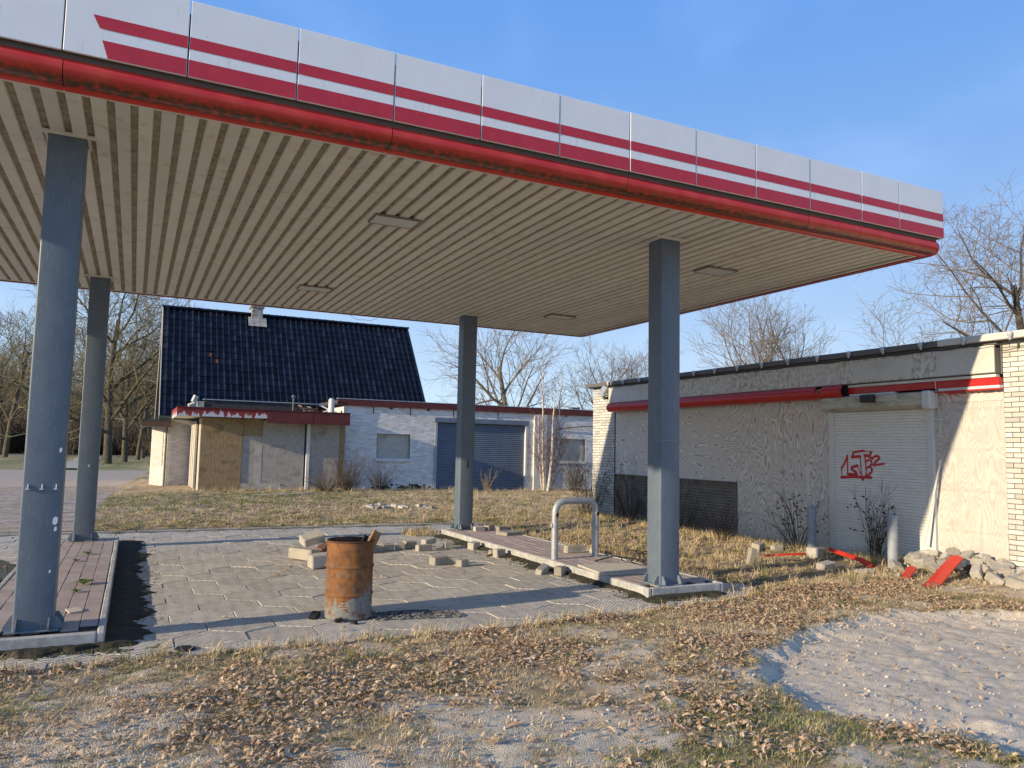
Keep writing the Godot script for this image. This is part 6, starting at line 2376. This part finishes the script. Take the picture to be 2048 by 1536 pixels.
func soil_strips():
	# soil washed up against the kerbs: low ragged banks
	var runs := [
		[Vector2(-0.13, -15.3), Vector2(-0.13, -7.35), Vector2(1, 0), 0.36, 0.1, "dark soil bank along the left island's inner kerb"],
		[Vector2(-1.6, -7.55), Vector2(0.2, -7.55), Vector2(0, 1), 0.13, 0.1, "mossy soil along the left island's front kerb"],
		[Vector2(5.64, -14.7), Vector2(5.64, -7.6), Vector2(-1, 0), 0.13, 0.16, "dark soil and moss along the right island's kerb"],
		[Vector2(5.5, -7.67), Vector2(6.9, -7.67), Vector2(0, 1), 0.16, 0.08, "moss cushion before the right island's front kerb"]]
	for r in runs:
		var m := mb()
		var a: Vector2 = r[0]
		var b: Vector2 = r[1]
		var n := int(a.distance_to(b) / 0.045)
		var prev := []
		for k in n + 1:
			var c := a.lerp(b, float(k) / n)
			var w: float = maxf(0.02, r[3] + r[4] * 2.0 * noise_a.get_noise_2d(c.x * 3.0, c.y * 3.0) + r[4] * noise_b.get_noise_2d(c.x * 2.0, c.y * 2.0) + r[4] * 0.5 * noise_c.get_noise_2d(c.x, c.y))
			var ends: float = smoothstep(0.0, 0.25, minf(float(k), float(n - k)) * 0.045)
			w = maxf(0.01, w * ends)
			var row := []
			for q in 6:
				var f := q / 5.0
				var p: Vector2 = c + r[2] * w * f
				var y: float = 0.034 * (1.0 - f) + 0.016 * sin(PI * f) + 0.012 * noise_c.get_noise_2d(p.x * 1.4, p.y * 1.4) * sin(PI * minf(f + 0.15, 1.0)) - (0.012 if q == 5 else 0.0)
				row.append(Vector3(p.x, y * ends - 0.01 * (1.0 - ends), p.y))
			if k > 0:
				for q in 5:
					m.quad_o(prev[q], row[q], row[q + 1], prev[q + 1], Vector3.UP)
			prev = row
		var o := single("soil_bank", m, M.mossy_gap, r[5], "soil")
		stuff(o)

func build_litter():
	# grass: several tuft shapes, each one swarm
	var kinds := [
		[grass_tuft(1, 24, 0.075, 1.05), 0], [grass_tuft(2, 18, 0.1, 0.97), 1], [grass_tuft(3, 14, 0.16, 0.6), 2], [grass_tuft(4, 26, 0.08, 1.1), 3]]
	var pl := [[], [], [], []]
	var tn := [PackedColorArray(), PackedColorArray(), PackedColorArray(), PackedColorArray()]
	var straw := Color(0.68, 0.54, 0.32)
	var tan_ := Color(0.54, 0.39, 0.21)
	var green := Color(0.24, 0.25, 0.07)
	var grey := Color(0.56, 0.48, 0.36)
	var zones := [[-2.2, 10.4, -7.9, -2.3, 42000, 0.72], [6.8, 11.1, -17.5, -7.3, 5200, 1.1], [-0.7, 19.5, -28.2, -16.8, 26000, 1.5], [10.4, 12.0, -7.0, -3.5, 1500, 1.0], [-12.0, 6.0, -62.0, -51.0, 2500, 3.0]]
	for zn in zones:
		for k in zn[4]:
			var x := rr(zn[0], zn[1])
			var z := rr(zn[2], zn[3])
			if on_hard(x, z):
				continue
			var s := sandy(x, z)
			if rng.randf() < s * 1.02:
				continue
			var d := noise_a.get_noise_2d(x * 2.0 + 80.0, z * 2.0)
			var e := noise_b.get_noise_2d(x * 0.5 - 20.0, z * 0.5)
			if rng.randf() < 0.25 - d * 1.1:
				continue
			var q := rng.randf()
			var which := 0 if q < 0.4 else (1 if q < 0.6 else (3 if q < 0.98 else 2))
			if zn[1] == 11.1 and which == 0 and rng.randf() < 0.5:
				which = 2
			var c := straw.lerp(tan_, rng.randf())
			c = c.lerp(grey, rng.randf() * 0.5)
			var gr := 0.16 + e * 0.9 + d * 0.4
			if z > -4.4 and x > 2.6 and x < 4.9:
				gr += 0.75
			if z < -16.5 and z > -18.6:
				gr += 0.3
			if z < -22.0 and z > -26.5 and x < 7.0:
				gr += 0.4
			if z < -45.0:
				gr += 0.8
			if rng.randf() < gr:
				c = c.lerp(green, rr(0.5, 1.0))
			var y := ground_y(x, z)
			pl[which].append(Transform3D(Basis.from_euler(Vector3(rr(-0.15, 0.15), rr(0, TAU), rr(-0.15, 0.15))).scaled(Vector3.ONE * zn[5] * rr(0.7, 1.3)), Vector3(x, y - 0.006, z)))
			tn[which].append(c * rr(0.8, 1.15))
	# tufts that stand out: along the kerbs, the walls and the pad edges
	for k in 700:
		var f := rng.randf()
		var x: float
		var z: float
		if f < 0.3:
			x = rr(10.5, 11.1)
			z = rr(-17.3, -8.2)
		elif f < 0.45:
			x = rr(6.86, 7.2)
			z = rr(-14.6, -7.6)
		elif f < 0.55:
			x = rr(5.0, 5.62)
			z = rr(-15.4, -14.5)
		elif f < 0.8:
			x = rr(2.0, 18.0)
			z = rr(-27.85, -27.3)
		else:
			x = rr(-1.0, 7.0)
			z = pad_front(x) + rr(0.0, 0.25)
		pl[2].append(Transform3D(Basis.from_euler(Vector3(rr(-0.2, 0.2), rr(0, TAU), rr(-0.2, 0.2))).scaled(Vector3.ONE * (rr(0.7, 1.2) if f >= 0.8 else rr(0.9, 2.0))), Vector3(x, maxf(ground_y(x, z), -0.04), z)))
		tn[2].append(straw.lerp(green if rng.randf() < 0.3 else tan_, rng.randf()) * rr(0.8, 1.2))
	for k in 4:
		var o := swarm(["dry_grass", "straw_grass", "tall_grass", "matted_grass"][k], kinds[k][0], M.grass, self, pl[k], tn[k])
		stuff(o, ["short dry grass matting the ground", "bent straw coloured grass over the ground", "taller dry grass tufts along edges and walls", "flattened dead grass on the ground"][k], "grass")
	# fallen oak leaves in drifts
	var lp := []
	var lt := PackedColorArray()
	var shapes := [oak_leaf(0.22), oak_leaf(0.75)]
	var lps := [[], []]
	var lts := [PackedColorArray(), PackedColorArray()]
	for zn in [[-2.2, 9.8, -7.4, -2.3, 66000, -0.02], [1.0, 18.5, -23.0, -17.0, 7000, 0.1], [6.9, 11.0, -17.0, -7.3, 2500, 0.25], [-5.0, 7.4, -16.5, -6.9, 140, -9.0]]:
		for k in zn[4]:
			var x := rr(zn[0], zn[1])
			var z := rr(zn[2], zn[3])
			var d := noise_a.get_noise_2d(x * 1.7 - 33.0, z * 1.7 + 12.0) + 0.5 * noise_b.get_noise_2d(x * 0.8, z * 0.8 + 44.0)
			if rng.randf() > smoothstep(zn[5] - 0.25, zn[5] + 0.3, d) * (1.0 - 0.97 * sandy(x, z)) + 0.012:
				continue
			if zn[5] > -1.0 and on_hard(x, z):
				continue
			if zn[5] < -1.0 and ((x > -1.4 and x < 0.0) or (x > 5.5 and x < 6.9)):
				continue
			var y := maxf(ground_y(x, z), 0.0 if zn[5] < -1.0 else -1.0)
			var w := rng.randi() % 2
			lps[w].append(Transform3D(Basis.from_euler(Vector3(rr(-0.45, 0.45), rr(0, TAU), rr(-0.45, 0.45))).scaled(Vector3.ONE * (0.3 + 0.45 * rng.randf() * rng.randf() + 0.2 * rng.randf() if z > -10.0 else rr(0.6, 1.1))), Vector3(x, y + rr(0.006, 0.034), z)))
			var c := Color(0.46, 0.29, 0.16).lerp(Color(0.62, 0.47, 0.3), rng.randf())
			c = c.lerp(Color(0.2, 0.105, 0.055), rng.randf() * rng.randf())
			lts[w].append(c * rr(0.75, 1.2))
	for w in 2:
		var o := swarm("fallen_leaves", shapes[w], M.leaf, self, lps[w], lts[w])
		stuff(o, ["flat brown oak leaves scattered over the grass", "curled brown oak leaves scattered over the grass"][w], "leaves")
	# sand clods in and around the dug patch
	var cl := chunk(77, Vector3(1.0, 0.7, 0.85), 0.16, 0.3)
	var cp := []
	var ct := PackedColorArray()
	for k in 20000:
		var x := rr(-2.0, 9.7)
		var z := rr(-6.2, -2.3)
		var s := sandy(x, z)
		if rng.randf() > s:
			continue
		var edge := 1.0
		if x > 3.9:
			var dp := pit_depth(x, z)
			edge = exp(-absf(dp - 0.12) * 4.0) + 0.35 * maxf(0.0, noise_a.get_noise_2d(x * 2.2, z * 2.2 + 70.0) * 2.2)
		else:
			edge = 0.35
		if rng.randf() > edge:
			continue
		var r := 0.0025 + 0.016 * pow(rng.randf(), 4.0)
		cp.append(Transform3D(Basis.from_euler(Vector3(rr(0, 3), rr(0, 6), rr(0, 3))).scaled(Vector3.ONE * r * 1.4), Vector3(x, ground_y(x, z) + r * 0.3, z)))
		ct.append(Color(0.58, 0.505, 0.395) * rr(0.8, 1.05))
	var co := swarm("sand_clods", cl, M.clod, self, cp, ct)
	stuff(co, "pale crumbs of sand in the dug patch", "sand")
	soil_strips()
	# moss and soil crumbs in the joint beside the islands
	var mp := []
	var mt := PackedColorArray()
	for k in 5200:
		var f := rng.randf()
		var x: float
		var z: float
		if f < 0.45:
			x = -0.13 + absf(rng.randfn(0.0, 0.17))
			z = rr(-15.2, -7.3)
		elif f < 0.65:
			x = rr(-1.4, 0.3)
			z = -7.5 + absf(rng.randfn(0.0, 0.07))
		elif f < 0.85:
			x = 5.63 - absf(rng.randfn(0.0, 0.13)) * (1.0 + maxf(0.0, noise_a.get_noise_1d(f * 900.0)) * 2.0)
			z = rr(-14.5, -7.7)
		else:
			x = rr(5.5, 6.6)
			z = -7.6 + absf(rng.randfn(0.0, 0.1))
		if noise_b.get_noise_2d(x * 0.7, z * 0.7) < -0.25:
			continue
		var r := rr(0.006, 0.018)
		mp.append(Transform3D(Basis.from_euler(Vector3(rr(-0.4, 0.4), rr(0, 6), rr(-0.4, 0.4))).scaled(Vector3(r * 1.8, r * 0.7, r * 1.8)), Vector3(x, -0.002, z)))
		mt.append((Color(0.055, 0.042, 0.026) if rng.randf() < 0.7 else Color(0.06, 0.075, 0.02)) * rr(0.7, 1.3))
	var mo := swarm("moss_and_soil", cl, M.clod, self, mp, mt)
	stuff(mo, "dark moss and soil lining the kerbs of the islands", "moss")
